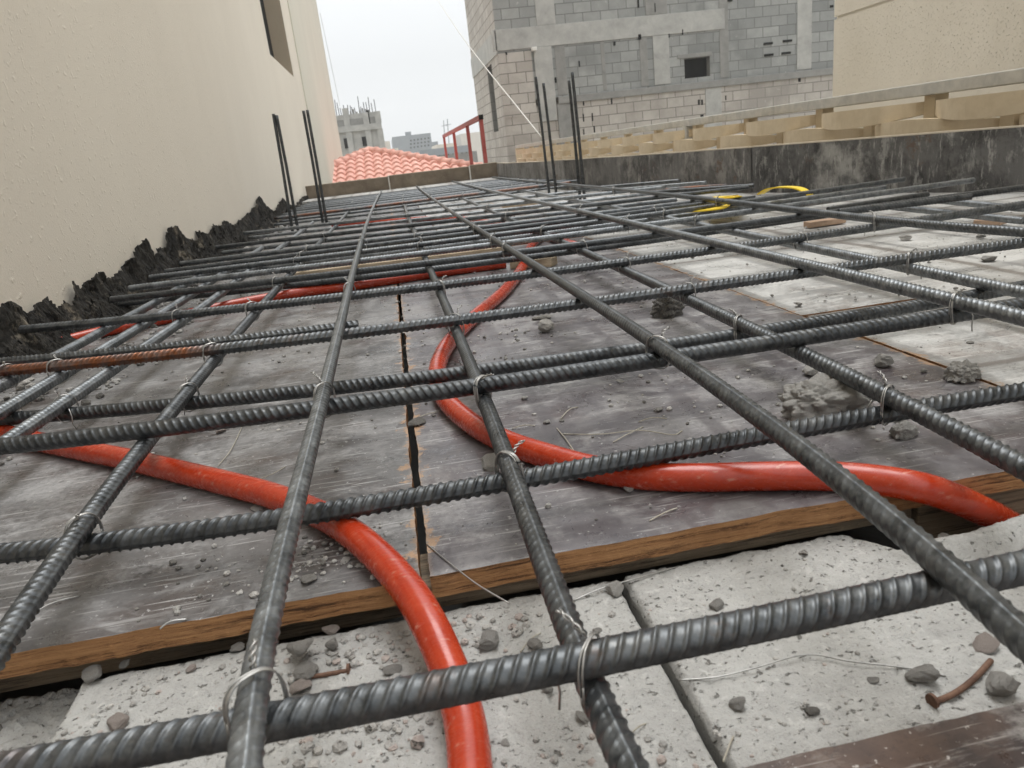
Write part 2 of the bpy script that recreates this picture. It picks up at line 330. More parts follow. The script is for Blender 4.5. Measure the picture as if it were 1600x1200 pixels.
for k, (ya, yb) in enumerate([(2.447, 4.86), (4.866, 8.2)]):
    sheet(-.81, .17, ya, yb, -.001*(k+1), .019, PLY, ('dark plywood sheet under the dense far bars on the left', 'furthest dark plywood sheet beside the cream wall')[k], seed=20+k)
    sheet(.176, 2.0 if k else 1.98, ya+(.08 if k == 0 else 0), yb, -.0015*(k+1), .019, PLY3, ('pale plywood sheet under the dense far bars on the right', 'furthest pale plywood sheet at the end of the deck')[k], seed=30+k)
sheet(-.81, 1.95, -1.2, .272, 0, .019, PLYF, 'dark stained plywood strip at the bottom right corner, closest to the camera', seed=41)

# joist timbers under the front edge
b = MB(); b.box((-.76,.545,-.062),(-.03,.59,-.0195)); b.box((-.028,.515,-.040),(.40,.57,-.0195)); tag(b.build('timber_joist', TIMBER, bevel=.002), 'weathered timber joist under the front edge of the dark plywood', 'timber')
b = MB(); b.box((.403,.512,-.075),(1.9,.60,-.0195)); tag(b.build('timber_joist', TIMBER, bevel=.002), 'brown timber beam under the plywood where the orange conduit dives at right', 'timber')
for k, y in enumerate((.235,)):
    b = MB(); b.box((-.76,y-.05,-.062),(1.9,y+.02,-.0195)); tag(b.build('timber_joist', TIMBER), 'timber joist under the nearest plywood strip at bottom right', 'timber')

# ---- hollow concrete blocks in the foreground, porous top as real relief
def block(x0, x1, y0, y1, z, label, seed, rim=False, step=.0022, rough=1.0):
    def back(x): return y1-.040*min(1, max(0, (x-.325)/.02)) if rim else y1
    nx, ny = int((x1-x0)/step), int((y1-y0)/step); v = np.zeros((ny+1, nx+1, 3))
    for j in range(ny+1):
        for i in range(nx+1):
            x = x0+(x1-x0)*i/nx; y = y0+(back(x)-y0)*j/ny
            q = Vector((x*60+seed, y*60, seed)); h = .0007*noise.noise(q)+.0009*noise.noise(q*3.3)+.0007*noise.noise(q*8)
            pit = noise.noise(Vector((x*210, y*210, seed*2))); h -= .0024*max(0, pit-.22)*2
            cl = noise.noise(Vector((x*85, y*85, seed+9))); h += .0028*max(0, cl-.38)*2
            e = min(x-x0, x1-x, y-y0, back(x)-y); ej = .004+.003*noise.noise(Vector((x*45, y*45, 1)))
            if e < ej: h -= (1-e/ej)**2*.007
            if rim:
                d = back(x)-y+.008*noise.noise(Vector((x*14, 0, 4))); h += .016*min(1, max(0, (x-.33)/.05))*math.exp(-((d-.014)/.016)**2)
            v[j, i] = (x+(0 if 0 < i < nx else .0015*noise.noise(Vector((y*60, seed, 0)))), y+(0 if 0 < j < ny else .004*noise.noise(Vector((x*22, seed, 0)))), z+h*rough)
    V = v.reshape(-1, 3).tolist(); idx = np.arange((nx+1)*(ny+1)).reshape(ny+1, nx+1)
    a = idx[:-1,:-1].ravel(); bb = idx[:-1,1:].ravel(); c = idx[1:,1:].ravel(); d = idx[1:,:-1].ravel(); Fc = np.stack([a,bb,c,d], 1).tolist()
    rim_i = list(idx[0,:])+list(idx[1:,-1])+list(idx[-1,:-1][::-1])+list(idx[1:-1,0][::-1]); n = len(rim_i); k0 = len(V)
    for r in rim_i: V.append((V[r][0], V[r][1], z-.2))
    for i in range(n): Fc.append([rim_i[i], k0+i, k0+(i+1) % n, rim_i[(i+1) % n]])
    me = mesh('concrete_block', V, Fc); me.polygons.foreach_set('use_smooth', [True]*len(a)+[False]*n)
    return tag(link('concrete_block', me, BLOCK), label, 'concrete block', 'concrete blocks between the plywood strips')
block(-.274, .129, .276, .497, -.030, 'porous grey concrete block crossed by the orange conduit in the foreground', 3)
block(.1345, .62, .276, .500, -.030, 'porous grey concrete block at lower right with a mortar rim and a rusty bent bolt', 11, True)
block(.626, 1.02, .276, .480, -.030, 'pale concrete block beyond the right edge of the rusty bolt block', 17)
block(-.70, -.281, .276, .53, -.056, 'sunken rubble-covered concrete block at the lower left corner', 23, rough=2.6)

# ------------------------------------------------------------------ ribbed reinforcing bars
def rebar(name, xyz, label, mat, R=.0078, rot=0.0, group='bars of the reinforcement mesh', hand=1, rib=.0011):
    """xyz: path points. Ribbed bar: crescent ribs on two faces, two longitudinal ribs"""
    p = np.array(xyz, float); d = np.r_[0, np.cumsum(np.linalg.norm(np.diff(p, axis=0), axis=1))]
    ss = [0.0]
    while ss[-1] < d[-1]:
        q = np.array([np.interp(ss[-1], d, p[:, k]) for k in range(3)]); dist = np.linalg.norm(q-np.array([0, 0, H]))
        ss.append(ss[-1] + (.0009 if dist < .8 else .0012 if dist < 1.5 else .0018 if dist < 2.4 else .003 if dist < 3.3 else .03))
    ss = np.array(ss); ss[-1] = d[-1]; c = np.stack([np.interp(ss, d, p[:, k]) for k in range(3)], 1)
    dist = np.linalg.norm(c-np.array([0, 0, H]), axis=1)
    t = np.gradient(c, axis=0); t /= np.linalg.norm(t, axis=1)[:, None]
    up = np.array([0, 0, 1.]) if abs(t[0, 2]) < .9 else np.array([1., 0, 0])
    a = np.cross(t, up); a /= np.linalg.norm(a, axis=1)[:, None]; bvec = np.cross(a, t)
    n = 36 if dist.min() < 1.5 else 16
    th = np.arange(n)*2*math.pi/n; tl = (th-rot) % (2*math.pi)
    half = tl < math.pi; loc = np.where(half, tl, tl-math.pi)          # 0..pi on each face
    S_, L_ = np.meshgrid(ss, loc, indexing='ij')
    pitch = .0084; ph = 2*math.pi*S_/pitch + hand*(L_-math.pi/2)*3.2 + np.where(half, 0, math.pi)[None, :] + 4*np.interp(S_.ravel(), [0, 5], [0, .3]).reshape(S_.shape)
    r_ = np.clip(np.cos(ph)*1.9-.8, 0, 1)**.8 * np.clip(np.sin(L_)*1.6, 0, 1)**.6 * rib * 1.12
    fade = np.clip((3.6-dist)/.8, 0, 1)[:, None]
    dl = np.minimum(L_, math.pi-L_); lr = np.exp(-(dl/.15)**4)*.0012
    rr = R + r_*fade + lr*np.clip((4.5-dist)/1, 0, 1)[:, None]
    V = c[:, None, :] + rr[:, :, None]*(np.cos(th)[None, :, None]*a[:, None, :] + np.sin(th)[None, :, None]*bvec[:, None, :])
    m = len(ss); V = V.reshape(-1, 3); idx = np.arange(m*n).reshape(m, n); nx = np.roll(idx, -1, axis=1)
    q = np.stack([idx[:-1], nx[:-1], nx[1:], idx[1:]], -1).reshape(-1, 4)
    me = bpy.data.meshes.new(name); nq = len(q)
    me.vertices.add(len(V)); me.vertices.foreach_set('co', V.ravel().astype(np.float32))
    me.loops.add(nq*4+2*n); me.loops.foreach_set('vertex_index', np.r_[q.ravel(), idx[0][::-1], idx[-1]].astype(np.int32))
    me.polygons.add(nq+2); me.polygons.foreach_set('loop_start', np.r_[np.arange(nq)*4, nq*4, nq*4+n].astype(np.int32))
    me.polygons.foreach_set('use_smooth', [True]*nq+[False]*2); me.update(calc_edges=True); me.validate()
    return tag(link(name, me, mat), label, 'reinforcing bar', group)

def path_x(px, z, x0=None, x1=None, deg=3, wob=0):
    """crossbar: photo points on height z -> smooth world curve y(x)"""
    w = np.array([P(a, b_, z) for a, b_ in px]); deg = min(deg, len(w)-1); k = np.polyfit(w[:, 0], w[:, 1], deg)
    lo, hi = w[:, 0].min(), w[:, 0].max(); xs = np.linspace(lo, hi, 60); ys = np.polyval(k, xs); pts = [(x, y, z) for x, y in zip(xs, ys)]
    s0 = (ys[8]-ys[0])/(xs[8]-xs[0]); s1 = (ys[-1]-ys[-9])/(xs[-1]-xs[-9])
    if x0 is not None and x0 < lo: pts = [(x0, ys[0]+s0*(x0-lo), z)]+pts
    if x1 is not None and x1 > hi: pts = pts+[(x1, ys[-1]+s1*(x1-hi), z)]
    return pts
def path_y(px, z, y0=None, y1=None, deg=4):
    w = np.array([P(a, b_, z) for a, b_ in px]); deg = min(deg, len(w)-1); u = np.log(w[:, 1]); k = np.polyfit(u, w[:, 0], deg)
    lo, hi = w[:, 1].min(), w[:, 1].max(); ys = np.exp(np.linspace(math.log(lo), math.log(hi), 90)); xs = np.polyval(k, np.log(ys)); pts = [(x, y, z) for x, y in zip(xs, ys)]
    if y0 is not None and y0 < lo: s0 = (xs[6]-xs[0])/(ys[6]-ys[0]); pts = [(xs[0]+s0*(y0-lo), y0, z)]+pts
    if y1 is not None and y1 > hi: pts = pts+[(xs[-1], y1, z)]
    return pts
Z1, Z2, Z3, Z4 = .033, .0492, .0654, .0816
LONG, CROSS = {}, {}
def longbar(key, px, z, label, mat, y0=None, y1=None, deg=4, **kw):
    p = path_y(px, z, y0, y1, deg); LONG[key] = (p, z); rebar('reinforcing_bar', p, label, mat, group='lengthwise bars of the mesh', **kw)
def crossbar(key, px, z, label, mat, x0=None, x1=None, deg=3, **kw):
    p = path_x(px, z, x0, x1, deg); CROSS[key] = (p, z); rebar('reinforcing_bar', p, label, mat, group='crossbars of the mesh', **kw)
A_ = [(374,1200),(388,1130),(423,990),(451,850),(464,778),(502,625),(523,512),(546,441),(564,389),(572,364),(579,332),(584,317),(591,307),(597,298)]
longbar('A', A_, Z4, 'leftmost lengthwise grey bar of the top layer, kinked at its far end', REBAR_L, y0=.05, rot=1.3, rib=.0006, R=.0068)
longbar('C', [(1600,993),(1495,911),(1425,855),(1337,752),(1225,674),(1150,620),(1075,577),(1019,537),(950,492),(912,468),(860,430),(812,397),(766,367),(743,354),(719,340),(694,325),(675,310),(656,295),(651,291)], Z4,
        'lengthwise top bar with a flat ridge, leaving at the lower right corner', REBAR, y0=.12, rot=1.8, rib=.0007, R=.0073)
longbar('D', [(1600,500),(1476,462),(1337,431),(1234,408),(1169,393),(1125,382),(1059,367),(1016,356),(961,343),(906,329),(854,318),(794,305),(737,291),(706,283)], Z4,
        'lengthwise top bar leaving the right edge at mid height, second from the form board', REBAR_L, y0=.45, rot=.6)
longbar('E', [(1600,363),(1469,352),(1359,341),(1250,329),(1169,320),(1103,311),(1016,301),(950,294),(869,287),(820,282),(769,277)], Z4,
        'lengthwise top bar nearest the black form board at right', REBAR, y0=.8, rot=.9)
longbar('B', [(978,1200),(948,1130),(926,1060),(897,990),(871,920),(841,850),(813,780),(776,685),(751,614),(731,560),(714,520),(686,458),(672,417),(664,400),(649,364),(639,344),(633,327),(626,299)], Z2,
        'lengthwise lower bar in the middle, passing under the nearest crossbar', REBAR, y0=.1, rot=1.5, rib=.0008, R=.0073)
longbar('F', [(3,1008),(35,955),(70,906),(115,843),(161,780),(187,750),(225,698),(262,651),(300,604),(337,557),(375,515),(405,482),(431,452),(455,426),(474,407),(491,390),(516,364),(530,345)], Z2,
        'lengthwise lower bar rising from the left edge with coarse ribs', REBAR, y0=.2, y1=6.4, deg=2, rot=.3, R=.0073)
longbar('G', [(1600,728),(1487,672),(1412,630),(1337,598),(1262,560),(1202,523),(1131,490),(1062,464),(987,431),(944,408),(909,392),(878,376),(841,361),(803,347)], Z2,
        'lengthwise lower ribbed bar beside the big broken concrete lump', REBAR, y0=.25, y1=6.6, deg=2, rot=.4)
longbar('H', [(1600,457),(1447,426),(1348,402),(1250,384),(1191,372),(1147,362),(1092,352),(1016,336),(972,327),(940,321)], Z2,
        'lengthwise lower bar lying on the pale dusty plywood at right', REBAR_L, y0=.5, y1=6.6, deg=2, rot=.7)
longbar('J0', [(0,603),(36,586),(84,556),(172,514),(210,490),(239,474)], Z2, 'short lengthwise bar nearest the torn felt by the wall', REBAR_L, y0=.9, y1=2.6, deg=1, rot=1.3)
longbar('J1', [(0,642),(60,610),(112,580),(160,546),(220,510),(262,484),(284,470)], Z2, 'lengthwise bar second from the beige wall with shiny ribs', REBAR_L, y0=.8, y1=3.0, deg=1, rot=.3)
longbar('J2', [(30,680),(86,636),(130,608),(190,574),(226,540),(280,502),(320,478),(339,465)], Z2, 'lengthwise bar third from the beige wall, bound by a bright tie at the left edge', REBAR_L, y0=.7, y1=4.2, deg=1, rot=.3)

crossbar('T1', [(0,1207),(175,1176),(350,1144),(500,1113),(800,1051),(1060,1004),(1337,944),(1442,918),(1547,898),(1600,887)], Z3, 'thick ribbed crossbar nearest the camera, rust spotted at its left end', RUST_T1, -.9, .95, 2, rot=-.5, hand=-1, R=.0080)
crossbar('T2', [(0,866),(88,859),(150,848),(280,832),(437,811),(560,794),(762,757),(819,747),(1000,714),(1100,699),(1225,674),(1337,654),(1469,630),(1600,612)], Z1, 'black ribbed crossbar of the lower layer, second from the camera, over both orange conduits', REBAR_D, -.80, 1.9, 3, rot=-.15, hand=-1)
crossbar('T3f', [(0,698),(112,686),(225,671),(337,659),(487,641),(600,624),(762,599),(875,585),(999,567),(1100,553),(1187,537),(1337,514),(1469,496),(1600,476)], Z3, 'front bar of the close pair of dark crossbars, over the middle bar', REBAR_D, -.80, 1.9, 3, rot=1.8, hand=1)
crossbar('T3b', [(0,655),(187,641),(337,625),(506,608),(612,597),(725,583),(875,562),(999,546),(1187,519),(1337,492),(1469,474),(1544,457),(1600,447)], Z1, 'rear bar of the close pair of dark crossbars, in the lower layer', REBAR_D, -.80, 1.9, 3, rot=1.7, hand=1)
crossbar('T4', [(0,580),(150,568),(337,545),(525,524),(612,512),(702,502),(800,489),(897,476),(1000,462),(1100,450),(1225,431),(1311,417),(1450,398),(1600,380)], Z3, 'long crossbar with an orange rusted left end', RUST_END, -.80, 1.9, 3, rot=.1, hand=-1)
crossbar('T4s', [(0,566),(75,562),(150,554),(260,543),(360,532),(480,518),(560,508)], Z3, 'short lapped crossbar touching the back of the rusted one at left', REBAR, -.80, None, 2, rot=.3, hand=1)
crossbar('T5', [(52,512),(225,499),(375,483),(525,466),(650,449),(830,428),(875,422),(1000,405),(1112,391),(1180,381),(1394,354),(1431,345),(1600,318)], Z3, 'ribbed crossbar behind the loop of the orange conduit, first to reach the torn felt', REBAR, -.775, 1.9, 3, rot=.2, hand=-1)
crossbar('T6', [(200,467),(312,452),(387,443),(500,431),(700,408),(869,386),(1000,371),(1059,362),(1147,354),(1263,338),(1400,318)], Z3, 'dark crossbar with two close neighbours, just beyond the pale batten', REBAR_D, -.70, 1.75, 2, rot=.9, hand=1)
crossbar('T6b', [(331,459),(425,450),(500,441),(700,417),(869,395),(1000,380),(1048,372),(1150,356)], Z1, 'smooth black crossbar just below the one beyond the pale batten', REBAR_D, -.80, 1.2, 2, rot=1.0, hand=1)
far = [('T7', [(450,421),(700,391),(850,373),(987,356),(1100,339),(1212,323),(1375,303)]), ('T8', [(450,414),(700,385),(869,363),(957,352),(1060,336),(1190,320),(1342,299)]),
       ('T9', [(450,407),(700,378),(831,361),(942,345),(1103,322),(1293,298)]), ('T10', [(450,400),(700,370),(800,357),(917,341)]), ('T11', [(450,392),(750,356)]), ('T12', [(450,383),(750,348)]),
       ('T13', [(450,374),(750,340)]), ('T14', [(450,365),(750,332)]), ('T15', [(450,357),(750,324)]), ('T16', [(450,349),(750,316)])]
cnt = 0
ends = {'T7': 1.72, 'T8': 1.72, 'T9': 1.70}
for k, (key, px) in enumerate(far):
    e = ends.get(key, random.uniform(1.15, 1.42)); z = Z3 if k % 2 == 0 else Z1
    if key in ('T9', 'T10'): z = Z3
    m = random.choice([REBAR, REBAR_L, REBAR_D])
    crossbar(key, px, z, f'far ribbed crossbar, {ordw(cnt)} beyond the dark pair by the batten', m, random.uniform(-.73,-.71), e, 2 if len(px) > 4 else 1, rot=random.uniform(-.5, 1.2), hand=random.choice([-1, 1])); cnt += 1
yy = P(600, 327, Z3)[1]; k = 0
yy = max(yy, CROSS['T16'][0][-1][1]+.1, CROSS['T16'][0][0][1]+.1)
while yy < 6.75:
    x1 = random.uniform(1.05, 1.3); x0 = -.73; dy = random.uniform(-.03, .05); z = (Z3, Z3, Z1)[k % 3]
    pts = [(x0+(x1-x0)*i/8, yy-dy/2+dy*i/8+random.uniform(-.004, .004), z) for i in range(9)]
    lab = 'rust red crossbar just beyond the upright bars at left' if k == 0 else f'far thin crossbar, {ordw(k-1)} beyond the rust red one'
    CROSS['U%d' % k] = (pts, z)
    rebar('reinforcing_bar', pts, lab, RUST if k == 0 else random.choice([REBAR, REBAR, REBAR_D]), group='crossbars of the mesh', rot=random.uniform(-.5, 1.2))
    yy += random.uniform(.085, .125); k += 1
# free bar ends between the right lengthwise bar and the form board
for (a, b2, z, lab, mt) in [((1294,328),(1449,304),Z3,'loose bar end poking up to the form board beyond the brown brick piece',REBAR_D), ((1311,332),(1517,307),Z3,'longest loose bar end resting near the black form board',REBAR_D),
                        ((1130,318),(1294,298),Z1,'loose bar end just right of the yellow plastic loop',REBAR_D), ((1010,301),(1178,290),Z3,'dark loose bar end left of the yellow plastic loop',REBAR_D),
                        ((985,300),(1154,288),Z1,'loose bar end with rusty middle beside the form board',RUST), ((900,296),(1063,282),Z3,'furthest loose bar end by the grey form board',REBAR), ((950,298),(1105,285),Z3,'loose bar end among the far ones left of the rusty ends',REBAR_L)]:
    p0, p1 = P(*a, z), P(*b2, z); rebar('reinforcing_bar', [p0, p1], lab, mt, group='loose bar ends along the form board', rot=random.uniform(0, 1))
for (a, b2, lab) in [((1380,322),(1600,345),'short lengthwise bar lying in the dirt beside the form board'), ((1450,312),(1600,326),'short lengthwise bar closest to the black form board')]:
    rebar('reinforcing_bar', [P(*a, .03), P(*b2, .03)], lab, REBAR_L, group='loose bar ends along the form board', rot=.3)

# upright starter bars
for (bx, by, tx, ty, lab) in [(453,336,427,178,'left upright bar of the nearer pair by the wall'),(461,335,432,180,'right upright bar of the nearer pair by the wall'),(501,328,474,173,'left upright bar of the farther pair by the wall'),(507,328,480,172,'right upright bar of the farther pair by the wall'),
                              (856,284,837,120,'leftmost of the four upright bars before the block building'),(867,285,849,130,'second from left of the upright bars before the block building'),(904,286,889,126,'third from left of the upright bars before the block building'),(911,286,894,113,'rightmost and tallest upright bar before the block building')]:
    p0 = P(bx, by, .09); p1 = PY(tx, ty, p0[1]+.01); p0b = p0.copy(); d = (p1-p0)/np.linalg.norm(p1-p0); p0b = p0-d*.09
    rebar('upright_reinforcing_bar', [p0b, (p0+p1)/2+np.array([.002, 0, 0]), p1], lab, REBAR_D, group='upright starter bars', R=.0085, rot=random.random())

# ------------------------------------------------------------------ tie wires
def tie_mesh(seed, strands=3, tail=.012):
    r = random.Random(seed); b = MB()
    ca, sa = math.cos(math.radians(45)), math.sin(math.radians(45))
    for s in range(strands):
        off = (s-(strands-1)/2)*.0013; pts = []; a0 = r.uniform(-.15, .15)
        for i in range(33):
            t = 2*math.pi*i/32+a0; c_, s_ = math.cos(t), math.sin(t)
            u = .0138*math.copysign(abs(c_)**.72, c_); w = .0186*math.copysign(abs(s_)**.8, s_)
            o2 = off*(1+.5*math.sin(2*t+s)); pts.append((u*ca-o2*sa, u*sa+o2*ca, w))
        b.tube(pts, .00058, 6)
    q = r.uniform(-.6, .6)
    for s in range(2):
        pts = []
        for i in range(14):
            t = i/13; an = t*9+s*math.pi; rr = .0012
            bx, by, bz = .004*t+q*.012*t, -.006-.010*t*t, .0175+tail*t*(1-.35*t)
            pts.append((bx+rr*math.cos(an), by+rr*math.sin(an), bz+rr*math.sin(an)*.4))
        b.tube(pts, .0006, 6)
    if r.random() < .6:
        b.tube([(.010, -.010, .002), (.013, -.013, -.008), (.012, -.014, -.018), (.014, -.012, -.026)], .0007, 6)
    return mesh('tie_wire', b.v, b.f, True)
TIES = [tie_mesh(i, (3, 2, 4)[i % 3], (.012, .016, .009)[i % 3]) for i in range(5)]
for t_ in TIES: t_.materials.append(WIRE)
def crossing(l, c):
    lp, lz = LONG[l]; cp, cz = CROSS[c]; lp = np.array(lp); cp = np.array(cp)
    y = np.interp(0, [-1, 1], [cp[:, 1].min(), cp[:, 1].max()])
    for _ in range(6): x = np.interp(y, lp[:, 1], lp[:, 0]); y = np.interp(x, cp[:, 0], cp[:, 1])
    return x, y, (lz+cz)/2, abs(lz-cz)
tie_list = [('A','T1','thick wire tie where the nearest crossbar passes under the leftmost top bar'), ('B','T1','wire tie on the nearest crossbar right of the orange conduit'), ('B','T2','bright wire tie with a curled tail above the orange conduit in the middle'),
 ('F','T2','frayed wire tie at the left where the black crossbar passes under the rising bar'), ('J2','T3b','bright four-strand tie at the left edge'), ('F','T3b','small wire tie on the rising left bar over the rear crossbar of the pair'), ('A','T3f','wire tie where the leftmost top bar meets the close pair'),
 ('B','T3f','frayed tie of the middle bar at the close pair'), ('C','T3f','bright hanging tie where the ridged top bar crosses the close pair'), ('G','T2','thick bright tie beside the big broken concrete lump'), ('D','T3f','wire tie on the top bar at the right over the close pair'),
 ('B','T4','wire tie of the middle bar under the rusted crossbar'), ('F','T4','wire tie of the rising left bar under the rusted crossbar'), ('G','T3b','dark wire tie at the close pair right of the small dark rubble lump'), ('G','T4','wire tie of the ribbed lower bar under the rusted crossbar'), ('H','T4','bright hooked wire tie on the pale sheet at right'),
 ('A','T5','wire tie on the leftmost top bar behind the rusted crossbar'), ('F','T5','upright wire tie over the far left conduit'), ('B','T5','wire tie of the middle bar on the crossbar behind the loop'), ('G','T5','hanging tie over the pale joints on the crossbar behind the loop'), ('E','T5','hanging tie with two long tails on the right top bar'),
 ('H','T5','dark wire tie on the lower right bar beside the brown brick piece'), ('J1','T4','small tie near the wall on the rusted end'), ('J0','T4','small tie at the rusted end nearest the torn felt'), ('J2','T5','wire tie third from the wall on the crossbar behind the loop')]
used = set()
def add_tie(l, c, lab, grp, i, s=1.0):
    x, y, z, dz = crossing(l, c)
    o = bpy.data.objects.new('tie_wire', TIES[i % 5]); C.objects.link(o); o.location = (x, y, z)
    k = 1 if dz < .02 else 1.35 if dz < .035 else 1.8
    o.rotation_euler = (0, 0, random.choice([0, math.pi/2, math.pi])+random.uniform(-.2, .2)); o.scale = (s*1.02, s*1.02, s*k); tag(o, lab, 'wire tie', grp)
for i, (l, c, lab) in enumerate(tie_list): add_tie(l, c, lab, 'wire ties at the bar crossings', i)
i = 0
where = {'A': 'kinked top bar', 'B': 'middle lower bar', 'C': 'ridged top bar', 'D': 'right hand top bar', 'E': 'outermost top bar', 'F': 'left lower bar', 'G': 'ribbed lower bar', 'H': 'right lower bar'}
rows = ['T6','T7','T8','T9','T10','T11','T12','T13','T14','T15','T16','U0','U1','U2','U3','U4','U5','U7','U9']
rownm = {r: ('crossbar beyond the batten' if r == 'T6' else f'{ordw(int(r[1:])-7)} far crossbar' if r[0] == 'T' else f'{ordw(int(r[1:])-1)} thin far crossbar' if r != 'U0' else 'rust red crossbar') for r in rows}
for r in rows:
    for l in 'ABCDEFGH':
        if r not in CROSS or random.random() < .45: continue
        if CROSS[r][0][-1][0] < LONG[l][0][0][0]+.02 or crossing(l, r)[1] < LONG[l][0][0][1]: continue
        if l in 'ACDE' and CROSS[r][1] < .05: continue
        add_tie(l, r, f'small wire tie on the {where[l]} at the {rownm[r]}', 'small far wire ties', i); i += 1

# ------------------------------------------------------------------ orange conduits
def smooth_path(pts, n=14):
    P_ = [Vector(p) for p in pts]; P_ = [P_[0]*2-P_[1]]+P_+[P_[-1]*2-P_[-2]]; out = []
    for i in range(1, len(P_)-2):
        a, b_, c, d = P_[i-1:i+3]
        for k in range(n):
            t = k/n; out.append(.5*((2*b_)+(c-a)*t+(2*a-5*b_+4*c-d)*t*t+(3*b_-a-3*c+d)*t**3))
    out.append(P_[-2]); return out
def conduit(px, label, r=.0125):
    pts = [P(a, b_, z) for a, b_, z in px]; b = MB(); b.tube(smooth_path(pts), r, 40)
    return tag(b.build('conduit_pipe', CONDUIT, smooth=True), label, 'conduit', 'orange electrical conduits')
zc = .0128
conduit([(-140,640,zc),(-60,660,zc),(0,675,zc),(60,690,zc),(130,704,zc),(200,718,zc),(280,737,zc),(350,754,zc),(420,773,zc),(480,795,zc),(535,823,zc),(590,868,.0125),(640,925,.010),(675,985,.004),(703,1050,-.006),(722,1110,-.012),(731,1160,-.0145),(736,1230,-.015),(738,1300,-.016)],
        'glossy orange conduit curving across the lower left to the bottom edge')
conduit([(1700,900,-.12),(1625,850,-.085),(1570,816,-.050),(1525,794,-.022),(1484,776,-.003),(1440,762,.009),(1370,750,zc),(1290,744,zc),(1190,744,zc),(1100,746,zc),(1010,744,zc),(930,733,zc),(860,714,zc),(790,690,zc),(735,660,zc),(697,625,zc),(683,592,zc),(688,560,zc),(708,528,zc),(745,492,zc),(785,458,zc),(810,428,zc),(822,405,zc),(830,385,zc),(850,365,zc)],
        'glossy orange conduit looping through the middle and diving under the right edge')
conduit([(-60,590,zc),(0,568,zc),(60,546,zc),(110,531,zc),(180,514,zc),(250,500,zc),(330,483,zc),(400,469,zc),(470,457,zc),(540,448,zc),(620,436,zc),(700,424,zc),(790,412,zc)], 'thin looking orange conduit running from the torn felt at left under the far bars')
conduit([(520,352,zc),(590,347,zc),(700,341,zc),(790,352,zc),(850,368,zc),(900,384,zc)], 'faded orange conduit far back under the dense bars')

# ------------------------------------------------------------------ rubble
def rock_mesh(seed, sub=3, chip=.5, flat=.7):
    r = random.Random(seed); bm = bmesh.new(); bmesh.ops.create_icosphere(bm, subdivisions=sub, radius=1)
    planes = [(Vector((r.gauss(0, 1), r.gauss(0, 1), r.gauss(0, 1))).normalized(), r.uniform(.45, .85)) for _ in range(9)]
    if seed < 3: planes = planes[:5]
    for v in bm.verts:
        p = v.co.copy()
        for n_, d in planes:
            k = p.dot(n_)-d
            if k > 0: p -= n_*k*.92
        q = p*2.2+Vector((seed, 0, 0)); p *= 1+chip*(.22*noise.noise(q)+.14*noise.noise(q*2.7)+.10*noise.noise(q*6))
        p.z *= flat; v.co = p*(1+(.10*noise.noise(p*9)+.06*noise.noise(p*20) if seed < 3 else 0))
    me = bpy.data.meshes.new('rubble'); bm.to_mesh(me); bm.free(); return me
ROCKS = [rock_mesh(i, 5 if i < 3 else 3, (1.0 if i < 3 else .6)) for i in range(9)]
def rock(px, py, z, w, mat, label, kind=None, name='rubble_chunk', flat=1, zoff=.35):
    p = P(px, py, z); d = np.linalg.norm(p-np.array([0, 0, H])); s = w*d/F/2*.88
    me = ROCKS[kind if kind is not None else random.randrange(3, 9)].copy(); o = link(name, me, mat)
    p = p+np.array([0, s*.5, 0]); o.location = (p[0], p[1], z+s*zoff*flat); o.scale = (s, s, s*flat); o.rotation_euler = (random.uniform(-.3, .3), random.uniform(-.3, .3), random.uniform(0, 6.28))
    return tag(o, label, 'rubble', 'lumps of rubble on the deck')
bz = -.030
